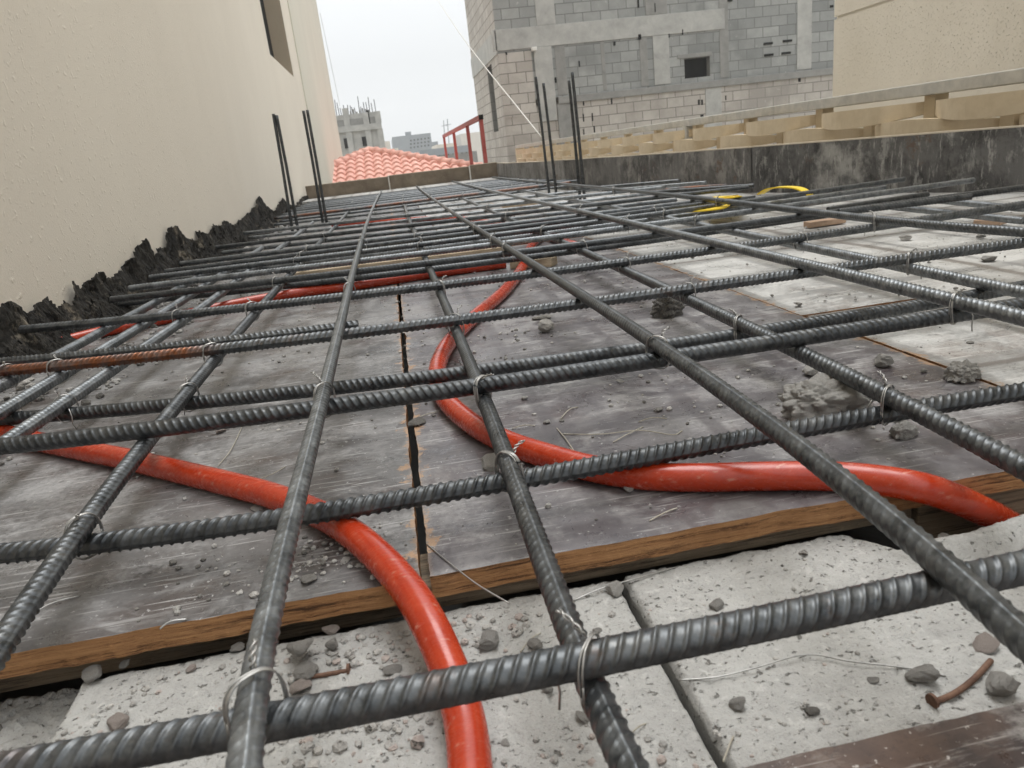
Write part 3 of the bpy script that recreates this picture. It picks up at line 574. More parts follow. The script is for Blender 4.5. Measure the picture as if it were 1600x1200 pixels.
R_ = [(1328,655,0,112,ROCK_L,'largest rough lump of broken concrete under the bars at right',0,1.0,.5),(1275,588,0,34,ROCK_L,'rounded pale stone touching the bar behind the largest lump',None,1,.5),(1384,574,0,34,ROCK,'lone angular stone behind the largest lump',None,1,.5),
 (1517,592,0,46,ROCK_L,'crumbly pale lump at the right near the tan seam',1,1,.5),(1420,680,0,38,ROCK,'crumbly grey lump just right of the bright tie',1,1,.5),(1410,661,0,24,ROCK_L,'small crumb touching the bright tie beside the largest lump',None,1,.5),(1050,490,0,52,ROCK_D,'dark crumbly lump behind the close pair of bars',2,1,.5),
 (1068,541,0,14,ROCK,'small stone left of the close pair on the violet sheet',None,1,.5),(848,500,0,36,ROCK,'flat grey flake inside the conduit loop',None,.4,.4),(855,520,0,30,ROCK_L,'pointed stone with a pale top inside the conduit loop',None,1.2,.6),(652,665,0,36,ROCK_D,'dark chip lodged over the seam gap',None,.5,.4),
 (770,733,0,46,ROCK,'grey chip under the middle bar beside the conduit',None,.7,.5),(985,770,0,20,ROCK_L,'small pale pebble in front of the orange conduit',None,1.1,.6),(345,677,0,18,ROCK_P,'small pinkish pebble on the left plywood',None,.8,.5),(526,737,0,12,ROCK_L,'tiny pale pebble right of the leftmost top bar',None,.9,.5),
 (403,798,0,26,ROCK_L,'flat pale flake beside the left conduit',None,.3,.3),(538,880,0,22,ROCK_L,'white flake on the left sheet inside the conduit curve',None,.3,.4),(480,912,0,34,ROCK,'grey crumb near the front plywood edge beside the leftmost top bar',None,.6,.4),
 (820,625,0,14,ROCK,'pebble left of the wires on the violet sheet',None,.8,.5),(855,662,0,14,ROCK,'pebble inside the conduit loop near the conduit',None,.8,.5),(1030,643,0,18,ROCK,'flat pebble beside the scattered straws',None,.5,.5),(970,598,0,14,ROCK,'pebble behind the straws on the violet sheet',None,.6,.5),(940,485,0,14,ROCK,'pebble between flake and dark lump',None,.7,.5),
 (472,1040,bz,54,ROCK,'upper one of the two stacked stones by the rusty nail',4,.75,1.25),(478,1062,bz,50,ROCK,'lower one of the two stacked stones by the rusty nail',5,.8,.45),(145,1066,bz,36,ROCK,'rounded grey stone at the corner of the sunken block',None,.9,.5),(195,1045,bz,22,ROCK,'small stone beneath the left plywood edge',None,.8,.5),
 (516,992,bz,30,ROCK_P,'pinkish stone under the plywood edge left of the conduit',None,.8,.5),(521,1018,bz,26,ROCK,'pointed grey stone beside the nail head',None,1.2,.6),(765,1013,bz,46,ROCK,'angular stone right of the orange conduit on the block',None,.8,.5),(838,1016,bz,28,ROCK,'triangular stone behind the nearest crossbar',None,1,.5),
 (180,1140,bz,38,ROCK_P,'pinkish white stone on the block at lower left',None,.6,.4),(615,1055,bz,34,ROCK,'curved grey chip left of the conduit behind the nearest crossbar',None,.7,.4),(297,1050,bz,18,ROCK_P,'small pink stone on the block near the leftmost bar',None,.7,.5),(370,1020,bz,24,ROCK,'grey stone under the leftmost top bar',None,.8,.5),(470,1085,bz,38,ROCK_P,'pale pink stone in front of the rusty nail',None,.8,.5),
 (962,930,bz,34,ROCK_L,'pale stone beside the block joint',None,.9,.5),(935,992,bz,18,ROCK,'small grey stone beside the middle bar joint',None,.9,.5),(857,1083,bz,22,ROCK,'grey chip below the nearest crossbar',None,.8,.5),(915,1130,bz,32,ROCK,'dusty stone left of the middle bar at the bottom',None,.5,.5),(790,1167,bz,18,ROCK_L,'flat white chip at the bottom right of the conduit',None,.4,.4),
 (1122,952,bz,26,ROCK,'brownish stone behind the nearest crossbar at right',None,.8,.5),(1157,1110,bz,30,ROCK,'pointed tan stone on the lower right block',None,1.0,.5),(1272,1117,bz,24,ROCK_D,'dark oval pebble on the lower right block',None,.5,.5),(1448,1070,bz,46,ROCK,'rounded dark stone left of the rusty bolt',None,.8,.5),
 (1576,1092,bz,46,ROCK_L,'white faced angular stone right of the rusty bolt',None,1.1,.6),(1488,850,bz+.002,38,ROCK,'flat round stone on the pale mortared block',None,.45,.4),(1367,1066,bz,18,ROCK,'small flat pebble under the middle of the lower right block',None,.4,.4),(1545,1015,bz,40,ROCK_P,'rusty tan chip above the bent bolt',None,.45,.4),
 (1258,868,bz,16,ROCK_L,'tiny pale stone on the lower right block by the plywood',None,.9,.5),(1250,478,0,16,ROCK,'small stone left of the tan seam on the violet sheet',None,.7,.5),(1535,372,0,14,ROCK,'dark pebble at the right on the pale sheet',None,.8,.5),(1418,375,0,22,ROCK,'cluster of grey grit on the pale sheet',None,.6,.5),(1550,408,0,26,ROCK,'splintered grey chip at the right on the pale sheet',None,.6,.5),
 (1120,945,bz,12,ROCK_D,'dark speck stone next to the brownish stone',None,.7,.5)]
def lump(loc, s, seed, mat, label, rz=0):
    bm = bmesh.new(); bmesh.ops.create_icosphere(bm, subdivisions=6, radius=1)
    for v in bm.verts:
        p = v.co.copy(); p.x = math.copysign(abs(p.x)**.75, p.x); p.y = math.copysign(abs(p.y)**.8, p.y); p.z = math.copysign(abs(p.z)**.7, p.z)
        q = p+Vector((seed, 0, 0)); k = .18*noise.noise(q*1.3)+.12*noise.noise(q*3.1)-.42*noise.voronoi(q*2.3)[0][0]-.12*noise.voronoi(q*7)[0][0]+.02*noise.noise(q*19)+.26
        v.co = p*(1+k)
    me = bpy.data.meshes.new('rubble'); bm.to_mesh(me); bm.free(); o = link('rubble_chunk', me, mat); o.location = loc; o.scale = s; o.rotation_euler = (0, 0, rz)
    return tag(o, label, 'rubble', 'lumps of rubble on the deck')
lp = P(1312, 672, 0); lump((lp[0]+.002, lp[1]+.030, .017), (.040, .028, .025), 3, ROCK_L, 'largest rough lump of broken concrete under the bars at right', -.25)
lp = P(1517, 598, 0); lump((lp[0], lp[1]+.014, .008), (.017, .015, .011), 8, ROCK_L, 'crumbly pale lump at the right near the tan seam', .4)
lp = P(1050, 496, 0); lump((lp[0], lp[1]+.02, .013), (.026, .022, .018), 14, ROCK_D, 'dark crumbly lump behind the close pair of bars', .4)
lp = P(1420, 686, 0); lump((lp[0], lp[1]+.008, .005), (.0125, .009, .008), 20, ROCK_L, 'crumbly grey lump just right of the bright tie', .4)
for (a, b_, z, w, m, lab, kd, fl, zo) in R_:
    if lab.startswith(('largest rough', 'crumbly pale lump', 'dark crumbly', 'crumbly grey lump')): continue
    rock(a, b_, z, w, m, lab, kd, flat=fl, zoff=zo)

def crumbs(name, label, regions, seed, mats):
    r = random.Random(seed); V, Fc, MI = [], [], []
    base = []
    for s in range(6):
        bm = bmesh.new(); bmesh.ops.create_icosphere(bm, subdivisions=1, radius=1)
        base.append(([v.co*(1+.35*noise.noise(v.co*1.7+Vector((s*9, 0, 0)))) for v in bm.verts], [[v.index for v in f.verts] for f in bm.faces])); bm.free()
    for (n, xa, xb, ya, yb, z, smin, smax, clump) in regions:
        k_ = 0
        while k_ < n:
            x, y = r.uniform(xa, xb), r.uniform(ya, yb)
            if clump and noise.noise(Vector((x*clump, y*clump, seed))) < r.uniform(-.1, .35): 
                if r.random() < .9: continue
            k_ += 1; s = smin+(smax-smin)*r.random()**3.5; vs, fs = base[r.randrange(6)]; k0 = len(V); rot = Matrix.Rotation(r.uniform(0, 6.28), 3, Vector((r.random(), r.random(), r.random())).normalized()); fl = r.uniform(.35, .9)
            for v in vs: q = rot @ v; V.append((x+q.x*s, y+q.y*s*r.uniform(.9, 1.1), z+s*fl*.6+q.z*s*fl))
            mi = r.randrange(len(mats))
            for f in fs: Fc.append([k0+i_ for i_ in f]); MI.append(mi)
    me = mesh(name, V, Fc); me.polygons.foreach_set('material_index', MI); return tag(link(name, me, mats), label, 'rubble', kind='stuff')
crumbs('plywood_crumbs', 'fine concrete crumbs and grit scattered over the plywood sheets', [(900,-.7,.6,.51,2.4,0,.0007,.004,6),(120,-.25,-.03,.51,.60,0,.0006,.0035,14),(150,-.12,-.05,.53,.60,0,.0006,.003,0),(500,.63,1.8,.75,2.6,0,.0009,.005,4),(130,.15,.45,.60,.95,0,.0007,.004,9),(500,-.7,1.7,2.4,5,0,.002,.008,3),(260,-.03,.2,1.0,1.6,0,.0008,.004,8)], 5, [CRUMB, ROCK_L, ROCK_D])
crumbs('block_crumbs', 'fine pale grit and small stones lying on the concrete blocks', [(950,-.27,.125,.28,.482,-.0305,.0006,.0032,14),(330,.135,.51,.28,.482,-.0305,.0005,.0022,14),(260,-.17,.05,.445,.485,-.0305,.0008,.0042,0),(110,-.12,0,.36,.43,-.0305,.001,.005,0)], 6, [CRUMB, ROCK_L, ROCK, ROCK_L, ROCK_P])
crumbs('wall_rubble', 'loose rubble and dirt at the foot of the beige wall', [(1300,-.80,-.50,.9,2.6,0,.0008,.009,5),(900,-.80,-.66,.6,5.5,0,.002,.018,3),(330,-.69,-.285,.28,.50,-.064,.001,.012,10)], 7, [ROCK_D, ROCK, ROCK_D, CRUMB])

# straws, loose wires, nails
def strand(px, z, r, mat, name, label, cat, lift=.002):
    pts = [P(a, b_, z) for a, b_ in px]; q = smooth_path(pts, 8)
    n = len(q); q = [v+Vector((0, 0, r+lift*math.sin(math.pi*i/(n-1)))) for i, v in enumerate(q)]; b = MB(); b.tube(q, r, 6)
    return tag(b.build(name, mat, smooth=True), label, cat, 'loose wires and straws on the deck')
strand([(668,852),(700,880),(745,915),(796,944)], 0, .0006, WIRE, 'loose_wire', 'loose thin wire hanging over the front plywood edge right of the conduit', 'wire', .001)
strand([(870,670),(885,690),(898,710),(890,700)], 0, .0006, STRAW, 'straw', 'short curled straw right of the conduit loop', 'straw')
strand([(878,679),(940,681),(1000,676),(1050,682),(1066,674)], 0, .0006, STRAW, 'straw', 'long pale straw lying across the violet sheet', 'straw')
strand([(958,692),(985,680),(1005,668)], 0, .0006, STRAW, 'straw', 'short straw crossing the long one', 'straw')
strand([(998,660),(1020,656),(1042,655)], 0, .0006, STRAW, 'straw', 'small straw behind the long pale one', 'straw')
strand([(876,655),(890,643),(903,637)], 0, .0006, STRAW, 'straw', 'short straw leaning right of the pebbles', 'straw')
strand([(650,655),(668,650),(682,645)], 0, .0006, STRAW, 'straw', 'short straw sticking out beside the seam gap', 'straw')
strand([(800,671),(818,668),(836,666)], 0, .0006, STRAW, 'straw', 'short straw just inside the conduit loop', 'straw')
strand([(1015,815),(1040,805),(1058,795)], 0, .0006, STRAW, 'straw', 'short straw in front of the middle conduit near the plywood edge', 'straw')
strand([(340,730),(362,705),(380,664)], 0, .0005, STRAW, 'straw', 'straight straw on the left plywood behind the conduit', 'straw')
strand([(405,750),(430,742),(446,730)], 0, .0005, STRAW, 'straw', 'straw tip sticking out beside the leftmost top bar', 'straw')
strand([(1155,520),(1200,521),(1260,523)], 0, .0006, STRAW, 'straw', 'thin straw between the close pair and the largest lump', 'straw')
strand([(46,965),(80,948),(125,932)], 0, .0006, WIRE, 'loose_wire', 'thin wire on the left plywood near its front edge', 'wire')
strand([(250,984),(268,976),(293,969)], 0, .0007, WIRE, 'loose_wire', 'white wire end at the chipped front plywood edge', 'wire')
strand([(1060,1064),(1120,1062),(1180,1050),(1260,1030),(1330,1040),(1425,1049),(1478,1058)], bz, .0006, WIRE, 'loose_wire', 'long thin wire across the lower right block', 'wire', .003)
strand([(895,940),(940,925),(985,912),(1060,886)], bz, .0006, WIRE, 'loose_wire', 'thin wire along the plywood edge right of the middle bar', 'wire', .003)
strand([(813,1020),(830,1003),(845,990)], bz, .0005, STRAW, 'straw', 'straw on the block left of the middle bar', 'straw')
strand([(1130,1192),(1140,1170),(1146,1152)], bz, .0006, STRAW, 'straw', 'straw on the block near the bottom edge at right', 'straw')
strand([(985,1148),(1000,1140),(1010,1132)], bz, .0005, STRAW, 'straw', 'straw beside the block joint at the bottom', 'straw')
def nail(px, z, r, label, bend=0):
    root = empty('rusty_nail', P(*px[0], z)); pts = [Vector(P(a, b_, z))+Vector((0, 0, r)) for a, b_ in px]; q = smooth_path(pts, 8); l0 = Vector(root.location)
    b = MB(); b.tube([v-l0 for v in q], r, 12); b.build('shank', NAIL, root, True)
    d = (q[1]-q[0]).normalized(); b = MB(); b.tube([q[0]-l0-d*.0012, q[0]-l0+d*.0006], r*2.4, 14); h = b.build('nail_head', NAIL, root, False); h.location.z = r*.8
    tag(root, label, 'nail')
nail([(545,1051),(520,1055),(490,1060),(455,1063)], bz, .0016, 'straight rusty nail on the block behind the nearest crossbar')
nail([(1457,1102),(1490,1088),(1520,1066),(1548,1036)], bz, .0018, 'bent rusty bolt on the lower right block')

# wood offcuts, brick bits, yellow plastic
def bar_box(a, b2, z, w, h, mat, name, label, cat):
    p, q = P(*a, z), P(*b2, z); d = q-p; L_ = np.linalg.norm(d); b = MB(); b.box((0, 0, 0), (L_, w, h)); o = b.build(name, mat, bevel=.002)
    o.location = (p[0], p[1], z+.001); o.rotation_euler = (0, 0, math.atan2(d[1], d[0])); tag(o, label, cat); return o
bar_box((455,437),(800,394), 0, .055, .018, BATTEN, 'timber_batten', 'long pale timber batten lying under the bars behind the conduits', 'timber')
bar_box((797,421),(862,418), 0, .05, .022, BATTEN, 'timber_offcut', 'small timber offcut beside the orange conduit loop', 'timber')
bar_box((785,330),(838,326), 0, .10, .03, BATTEN, 'timber_offcut', 'pale timber offcut under the far bars', 'timber')
bar_box((1266,357),(1322,349), 0, .035, .016, BRICKP, 'brick_piece', 'flat tan brick piece on the pale sheet', 'brick piece')
bar_box((1520,352),(1562,353), 0, .035, .012, BRICKP, 'brick_piece', 'thin tan brick piece near the right edge by the form board', 'brick piece')
def ribbon(pts, w, t, name, label):
    q = smooth_path(pts, 10); V, Fc = [], []
    for i, p in enumerate(q):
        tn = (q[min(i+1, len(q)-1)]-q[max(0, i-1)]).normalized(); s = Vector((0, 0, 1)).cross(tn).normalized(); u = tn.cross(s)
        for sx, sz in ((-1, -1), (1, -1), (1, 1), (-1, 1)): V.append(p+s*sx*w/2+u*sz*t/2)
    n = len(q)
    for i in range(n-1):
        for j in range(4): Fc.append([i*4+j, i*4+(j+1) % 4, (i+1)*4+(j+1) % 4, (i+1)*4+j])
    Fc += [[3, 2, 1, 0], [(n-1)*4+j for j in range(4)]]; return tag(link(name, mesh(name, V, Fc), YEL), label, 'plastic strip', 'bits of yellow plastic')
a = P(1188,303,.06); c_ = P(1266,304,.06); mid = (a+c_)/2
ribbon([a, a+(c_-a)*.2+np.array([0,0,.018]), mid+np.array([0,0,.024]), a+(c_-a)*.8+np.array([0,0,.019]), c_], .03, .004, 'plastic_loop', 'arched yellow plastic loop near the form board')
ribbon([P(1082,328,.050), P(1112,325,.058), P(1142,319,.066)], .16, .004, 'plastic_strip', 'flat yellow plastic strip left of the arched loop')
ribbon([P(1118,309,.04), P(1130,308,.08), P(1140,311,.05)], .10, .004, 'plastic_strip', 'small yellow plastic piece behind the flat strip')

# ------------------------------------------------------------------ left house wall with slit window
XW = -0.815
wroot = empty('neighbour_house', (XW, 0, -4.2)); tag(wroot, 'beige rendered house wall with a slit window filling the left side', 'building')
def rel(o): o.location = Vector(o.location)-Vector(wroot.location)
pf = PX(459, 120, XW); pn = PX(431, 92, XW)
ys0, ys1, zs = pn[1]-.35, pf[1], pf[2]
YW = PX(490, 230, XW)[1]; YE = PX(539, 240, XW)[1]
b = MB(); t = .5; zt = 7.5; zb = -4.2
for (y0, y1, z0, z1) in [(-3, ys0, zb, zt), (ys1, YW, zb, zt), (ys0, ys1, zb, zs), (ys0, ys1, zs+3.0, zt)]: b.quad((XW,y0,z0),(XW,y1,z0),(XW,y1,z1),(XW,y0,z1))
o = b.build('wall', WALL, wroot); rel(o)
b = MB(); dx = .16
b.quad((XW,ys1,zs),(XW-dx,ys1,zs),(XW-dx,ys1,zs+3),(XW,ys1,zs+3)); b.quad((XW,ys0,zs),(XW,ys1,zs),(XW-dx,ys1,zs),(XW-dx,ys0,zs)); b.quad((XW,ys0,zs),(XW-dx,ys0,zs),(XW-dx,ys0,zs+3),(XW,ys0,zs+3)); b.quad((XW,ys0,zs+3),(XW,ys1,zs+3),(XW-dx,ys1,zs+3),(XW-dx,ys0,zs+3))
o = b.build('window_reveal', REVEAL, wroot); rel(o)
b = MB(); b.box((XW-dx-.03,ys0-.05,zs-.05),(XW-dx-.001,ys1+.05,zs+3.05)); o = b.build('window_pane', BLACK, wroot); rel(o)
# rounded end of the wall, smooth cream render
b = MB(); rad = 1.2; prof = [(XW+.012, YW), (XW+.012, YE-rad)]+[(XW+.012-rad+rad*math.cos(a_), YE-rad+rad*math.sin(a_)) for a_ in np.linspace(.1, math.pi/2, 14)]+[(XW-5, YE)]
for (xa, ya), (xb, yb) in zip(prof, prof[1:]): b.quad((xa,ya,zb),(xb,yb,zb),(xb,yb,zt),(xa,ya,zt))
b.quad((XW,YW,zb),(XW+.012,YW,zb),(XW+.012,YW,zt),(XW,YW,zt))
o = b.build('cream_wall_end', WALLY, wroot, smooth=True); rel(o)
b = MB(); b.box((XW-5,-3,zb),(XW-dx-.08,YE-1.3,zt)); o = b.build('wall_core', CONC_D, wroot); rel(o)

# torn felt fringe along the wall foot
prof = [(-60,520),(-30,505),(0,492),(10,474),(21,469),(31,476),(44,491),(60,480),(76,465),(89,482),(103,474),(113,482),(120,468),(123,440),(138,447),(141,459),(148,439),(169,423),(181,434),(193,422),(200,432),(203,416),(210,403),(219,400),(229,374),(247,400),(256,387),(266,386),(268,355),(280,353),(289,364),(303,375),(312,375),(316,360),(331,367),(339,350),(350,354),(357,344),(369,352),(387,337),(397,330),(409,306),(424,326),(433,330),(444,309),(454,319),(463,322),(476,307),(487,304),(498,297),(506,289)]
XF = XW+.03
pr = np.array([PX(a, b_, XF)[1:] for a, b_ in prof]); 
def torn(dx, hs, seed, ph):
    V, Fc = [], []; m = 12; pa = np.array(prof, float); ts = []; t = 0.0; n_ = len(prof)
    cum = np.r_[0, np.cumsum(np.linalg.norm(np.diff(pr, axis=0), axis=1))]
    while t < cum[-1]: ts.append(t); t += .0022+.0007*np.interp(t, cum, pr[:, 0])
    for t in ts:
        y = np.interp(t, cum, pr[:, 0])+ph; hh = np.interp(t, cum, pr[:, 1])*hs
        hh += (.004 if dx == 0 else .010)*noise.noise(Vector((t*45, seed, 0)))+.004*noise.noise(Vector((t*130, seed, 2)))+(.004 if dx == 0 else .011)*(abs(noise.noise(Vector((t*70, seed, 5))))*2)**2
        hh = max(hh, .012); wy = np.interp(y, [1.2, 1.6, 3, 6], [.7, 1.7, 2.0, 1.3])
        for j in range(m+1):
            u = j/m; z = -.01+(hh+.01)*u
            x = XF+dx*wy+.018*wy*(1-u)**1.5+.022*noise.noise(Vector((y*14, z*8, seed)))+.009*noise.noise(Vector((y*60, z*25, seed+3)))+.006*noise.noise(Vector((y*160, z*90, seed+3)))-.012*u
            V.append((max(x, XW+.003+dx*.3), y+.004*u*noise.noise(Vector((y*30, z*30, seed+8))), z))
    for i in range(len(ts)-1):
        for j in range(m): k = i*(m+1)+j; Fc.append([k, k+m+1, k+m+2, k+1])
    return V, Fc
V, Fc = [], []
for args in [(0, 1, 1, 0), (.012, .60, 9, .05), (.024, .38, 17, -.07), (.036, .22, 25, .11)]:
    v_, f_ = torn(*args); k0 = len(V); V += v_; Fc += [[q+k0 for q in f] for f in f_]
o = link('torn_felt_strip', mesh('torn_felt_strip', V, Fc), TORN); sm = o.modifiers.new('thick', 'SOLIDIFY'); sm.thickness = .003; tag(o, 'jagged torn black felt and mortar fringe along the foot of the beige wall', 'torn felt')

# ------------------------------------------------------------------ form boards
def board(pts, h, t, mat, name, label, seams=(), lift=0, splits=None):
    root = empty(name, tuple(pts[0][:2])+(0,)); l0 = Vector(root.location); b = MB(); e = MB()
    p = [Vector((q[0], q[1], 0))-l0 for q in pts]
    n = len(p)
    for i in range(n-1):
        a_, c2 = p[i], p[i+1]; d = (c2-a_).normalized(); s = Vector((d.y, -d.x, 0))*t
        z1a, z1b = h[i], h[i+1]
        for q in [((a_, -.15), (c2, -.15), (c2, z1b-.003), (a_, z1a-.003)), ((a_+s, -.15), (a_+s, z1a-.003), (c2+s, z1b-.003), (c2+s, -.15))]: b.quad(*[tuple(v+Vector((0, 0, z))) for v, z in [(k_[0], k_[1]) for k_ in q]])
        k = len(e.v); e.v += [tuple(v+Vector((0, 0, z))) for v, z in ((a_-s*.03, z1a-.003), (c2-s*.03, z1b-.003), (c2+s*1.03, z1b-.003), (a_+s*1.03, z1a-.003), (a_-s*.03, z1a+.002), (c2-s*.03, z1b+.002), (c2+s*1.03, z1b+.002), (a_+s*1.03, z1a+.002))]
        e.f += [[k+i_ for i_ in q] for q in ((0,3,2,1),(4,5,6,7),(0,1,5,4),(1,2,6,5),(2,3,7,6),(3,0,4,7))]; e.mi += [0]*6
    b.build('board_face', mat, root); e.build('board_top_edge', FORME, root); tag(root, label, 'form board', 'form boards around the deck'); return root
fr = [P(x, y, .2) for x, y in [(1600,197),(1300,219),(1100,235),(900,249),(780,255)]]
k = fr[0]-fr[1]; near = fr[0]+k*2.4
fk = np.polyfit([q[1] for q in fr], [q[0] for q in fr], 2)
def fx(y): return float(np.polyval(fk, max(y, 1.2)))
ysb = [-.5, .6, 1.3, 2.12]; L1 = [(fx(max(y,1.3))+.1*max(0, 1.3-y)*0, y) for y in np.linspace(-.5, 3.25, 14)]
L2 = [(fx(y), y) for y in np.linspace(3.256, 5.2, 8)]; L3 = [(fx(y), y) for y in np.linspace(5.206, 7.5, 9)]
def hwob(l, s): return [.2+.003*noise.noise(Vector((q[1]*2, s, 0))) for q in l]
# boards go from far to near so that their thickness faces outwards
for l, s, mt, lab in [(L1, 1, FORM, 'black stained form board nearest the camera along the right side'), (L2, 5, FORM2, 'grey stained form board in the middle of the right side'), (L3, 9, FORM3, 'furthest grey form board of the right side')]:
    board(l, hwob(l, s), .02, mt, 'form_board', lab)
p0, p1 = PY(500, 286, 7.45), PY(782, 253, 7.45)
xL, xR = XW+.02, fx(7.45)
xm = [xL, PY(607, 280, 7.45)[0]-.004, PY(607, 280, 7.45)[0]+.008, PY(733, 263, 7.45)[0]-.004, PY(733, 263, 7.45)[0]+.008, xR-.005]
for i, lab in enumerate(['brown form board at the far end next to the wall', '', 'brown form board at the middle of the far end', '', 'short brown form board at the right of the far end']):
    if lab == '': continue
    l = [(xm[i], 7.45), ((xm[i]+xm[i+1])/2, 7.455), (xm[i+1], 7.45)]; b = board(l[::-1], [.195+.004*i]*3, .02, FORMF, 'form_board', lab)
for i in (2, 4):
    b = MB(); b.box((xm[i]-.011, 7.425, 0), (xm[i]-.001, 7.475, .205)); tag(b.build('timber_peg', WHITE), ('pale upright peg at the left joint of the far boards', 'pale upright peg at the right joint of the far boards')[i//2-1], 'peg')
# narrow pale fill sheet in front of far boards
b = MB(); b.box((XW+.03, 6.85, 0.004), (fx(7.0)-.02, 7.40, .075)); tag(b.build('cover_sheet', PLY3, bevel=.004), 'pale grey sheet laid along the far end of the deck', 'sheet')

# ------------------------------------------------------------------ balustrade of curved precast slats
XB = 2.3
bal = empty('balustrade', (XB, 0, -.2)); tag(bal, 'tan balustrade of interwoven curved slats under a weathered top rail', 'balustrade')
def rb(o): o.location = Vector(o.location)-Vector(bal.location)
y_end = 13.4; zr = .383
b = MB(); segs = [-.3, 2.45, 5.1, 8.2, 13.4]
for i, (a_, c2) in enumerate(zip(segs, segs[1:])):
    b = MB(); b.box((XB-.045, a_, zr-.052), (XB+.055, c2-.006, zr+random.uniform(-.002, .002))); rb(b.build('top_rail', RAIL, bal, bevel=.004))
sp = .645; y0 = PX(1283, 190, XB)[1]; sp = (PX(1168,200,XB)[1]-PX(1455,160,XB)[1])/2
pr_y = [y0+sp*i for i in range(-7, 16) if -.2 < y0+sp*i < y_end]
zrow = PX(1400, 164, XB)[2]; hrow = zrow-PX(1400, 190, XB)[2]
for row in range(4):
    zt_ = zrow-row*(hrow+.004); off = 0 if row % 2 == 0 else sp/2
    for i in range(-6, 17):
        ya = y0+sp*i+off+.045; yb = ya+sp-.09+.0
        if yb > y_end or ya < -.3: continue
        b = MB(); n = 18
        ox = .016*(row % 2)
        def sec(t_):
            k = math.sin(math.pi*t_)**.7
            return (XB+.02+ox-.17*k, ya-.03+(yb-ya+.06)*t_, zt_-hrow*(.60+.55*k), zt_-(0 if row == 0 else hrow*(.35-.5*k)))
        for s in range(n):
            (xa, yaa, ba, ta), (xb, ybb, bb_, tb) = sec(s/n), sec((s+1)/n)
            b.quad((xa, yaa, ba), (xb, ybb, bb_), (xb, ybb, tb), (xa, yaa, ta)); b.quad((xa+.03, yaa, ba), (xa+.03, yaa, ta), (xb+.03, ybb, tb), (xb+.03, ybb, bb_))
            b.quad((xa, yaa, ta), (xb, ybb, tb), (xb+.03, ybb, tb), (xa+.03, yaa, ta)); b.quad((xa, yaa, ba), (xa+.03, yaa, ba), (xb+.03, ybb, bb_), (xb, ybb, bb_))
        rb(b.build('curved_slat', SCREEN, bal))
    for i in range(-6, 17):
        yp = y0+sp*i+off
        if yp > y_end or yp < -.2: continue
        b = MB(); b.box((XB-.012, yp-.033, zt_-hrow-.006), (XB+.05, yp+.033, zt_+(.028 if row == 0 else -.002))); rb(b.build('post', SCREEN, bal))
for yp in (PX(1080, 215, XB)[1], y_end-.04):
    b = MB(); b.box((XB-.05, yp-.03, -.2), (XB+.06, yp+.03, zr-.053)); rb(b.build('end_post', SCREEN if yp > 9 else RAIL, bal))
b = MB(); b.box((XB-.08, -.5, -4.19), (XB+.12, y_end, -.2)); tag(b.build('boundary_wall', BEIGE), 'beige wall that carries the tan balustrade', 'wall')

# beige rendered house at right
XH = 3.0; yh = PX(1302, 100, XH)[1]
hr = empty('beige_house', (XH, 0, -4.2)); tag(hr, 'rough beige rendered house wall behind the balustrade at upper right', 'building')
b = MB(); zg = PX(1340, 17, XH)[2]
b.box((XH, -3, -4.19), (XH+5, yh, zg-.008)); b.box((XH, -3, zg+.008), (XH+5, yh, 7)); b.box((XH+.012, -2.99, zg-.008), (XH+5, yh-.012, zg+.008)); o = b.build('wall', BEIGE, hr); o.location = -Vector(hr.location)

# ------------------------------------------------------------------ grey block building
XC, YB, YK = 2.53, 16.0, 20.4
gb = empty('block_building', (XC, YB, -4.2)); tag(gb, 'unfinished grey blockwork building with concrete columns and a black window opening', 'building')
def rg(o): o.location = -Vector(gb.location); return o
def pz(px, py): q = PY(px, py, YB); return q[0], q[2]
wx0, wz1 = pz(1069, 92); wx1, _ = pz(1109, 90); _, wz0 = pz(1088, 121)
zl = pz(1000, 138)[1]; zlb = pz(1000, 150)[1]
XR = 15.0; ZT = 9.0
def xcol(px, py): return pz(px, py)[0]
# front wall upper (grey) with window hole, lower (tan)
b = MB()
for (x0, x1, z0, z1) in [(XC, wx0, zl, ZT), (wx1, XR, zl, ZT), (wx0, wx1, wz1, ZT), (wx0, wx1, zl, wz0)]: b.quad((x0,YB,z0),(x1,YB,z0),(x1,YB,z1),(x0,YB,z1))
rg(b.build('upper_wall', BRICK_G, gb))
b = MB(); xl0 = xcol(872, 160); b.box((xl0, YB-.03, -4.19), (XR, YB-.001, zl-.14)); b.quad((XC,YB,-4.19),(xl0,YB,-4.19),(xl0,YB,zl-.14),(XC,YB,zl-.14)); rg(b.build('lower_wall', BRICK_T, gb))
b = MB(); xs0 = xcol(836, 150); b.box((XC+.002, YB-.012, zl-.3), (xs0, YB-.0015, pz(800, 82)[1])); rg(b.build('corner_blockwork', BRICK_T, gb))
# side wall with slit window
ya, yb_ = PX(764, 150, XC)[1], PX(754, 150, XC)[1]; za, zb_ = PX(754, 113, XC)[2], PX(768, 208, XC)[2]
if ya > yb_: ya, yb_ = yb_, ya
ya, yb_ = 17.0, 17.75
b = MB()
for (y0_, y1_, z0, z1) in [(YB, ya, -4.19, ZT), (yb_, YK, -4.19, ZT), (ya, yb_, za, ZT), (ya, yb_, -4.19, zb_)]: b.quad((XC,y0_,z0),(XC,y1_,z0),(XC,y1_,z1),(XC,y0_,z1))
b.quad((XC,YK,-4.19),(XR,YK,-4.19),(XR,YK,ZT),(XC,YK,ZT)); b.quad((XC,YB,ZT),(XR,YB,ZT),(XR,YK,ZT),(XC,YK,ZT))
rg(b.build('side_wall', BRICK_T, gb))
def opening(lst, name, depth=.2):
    b = MB()
    for q in lst: b.box(*q)
    rg(b.build(name, BLACK, gb))
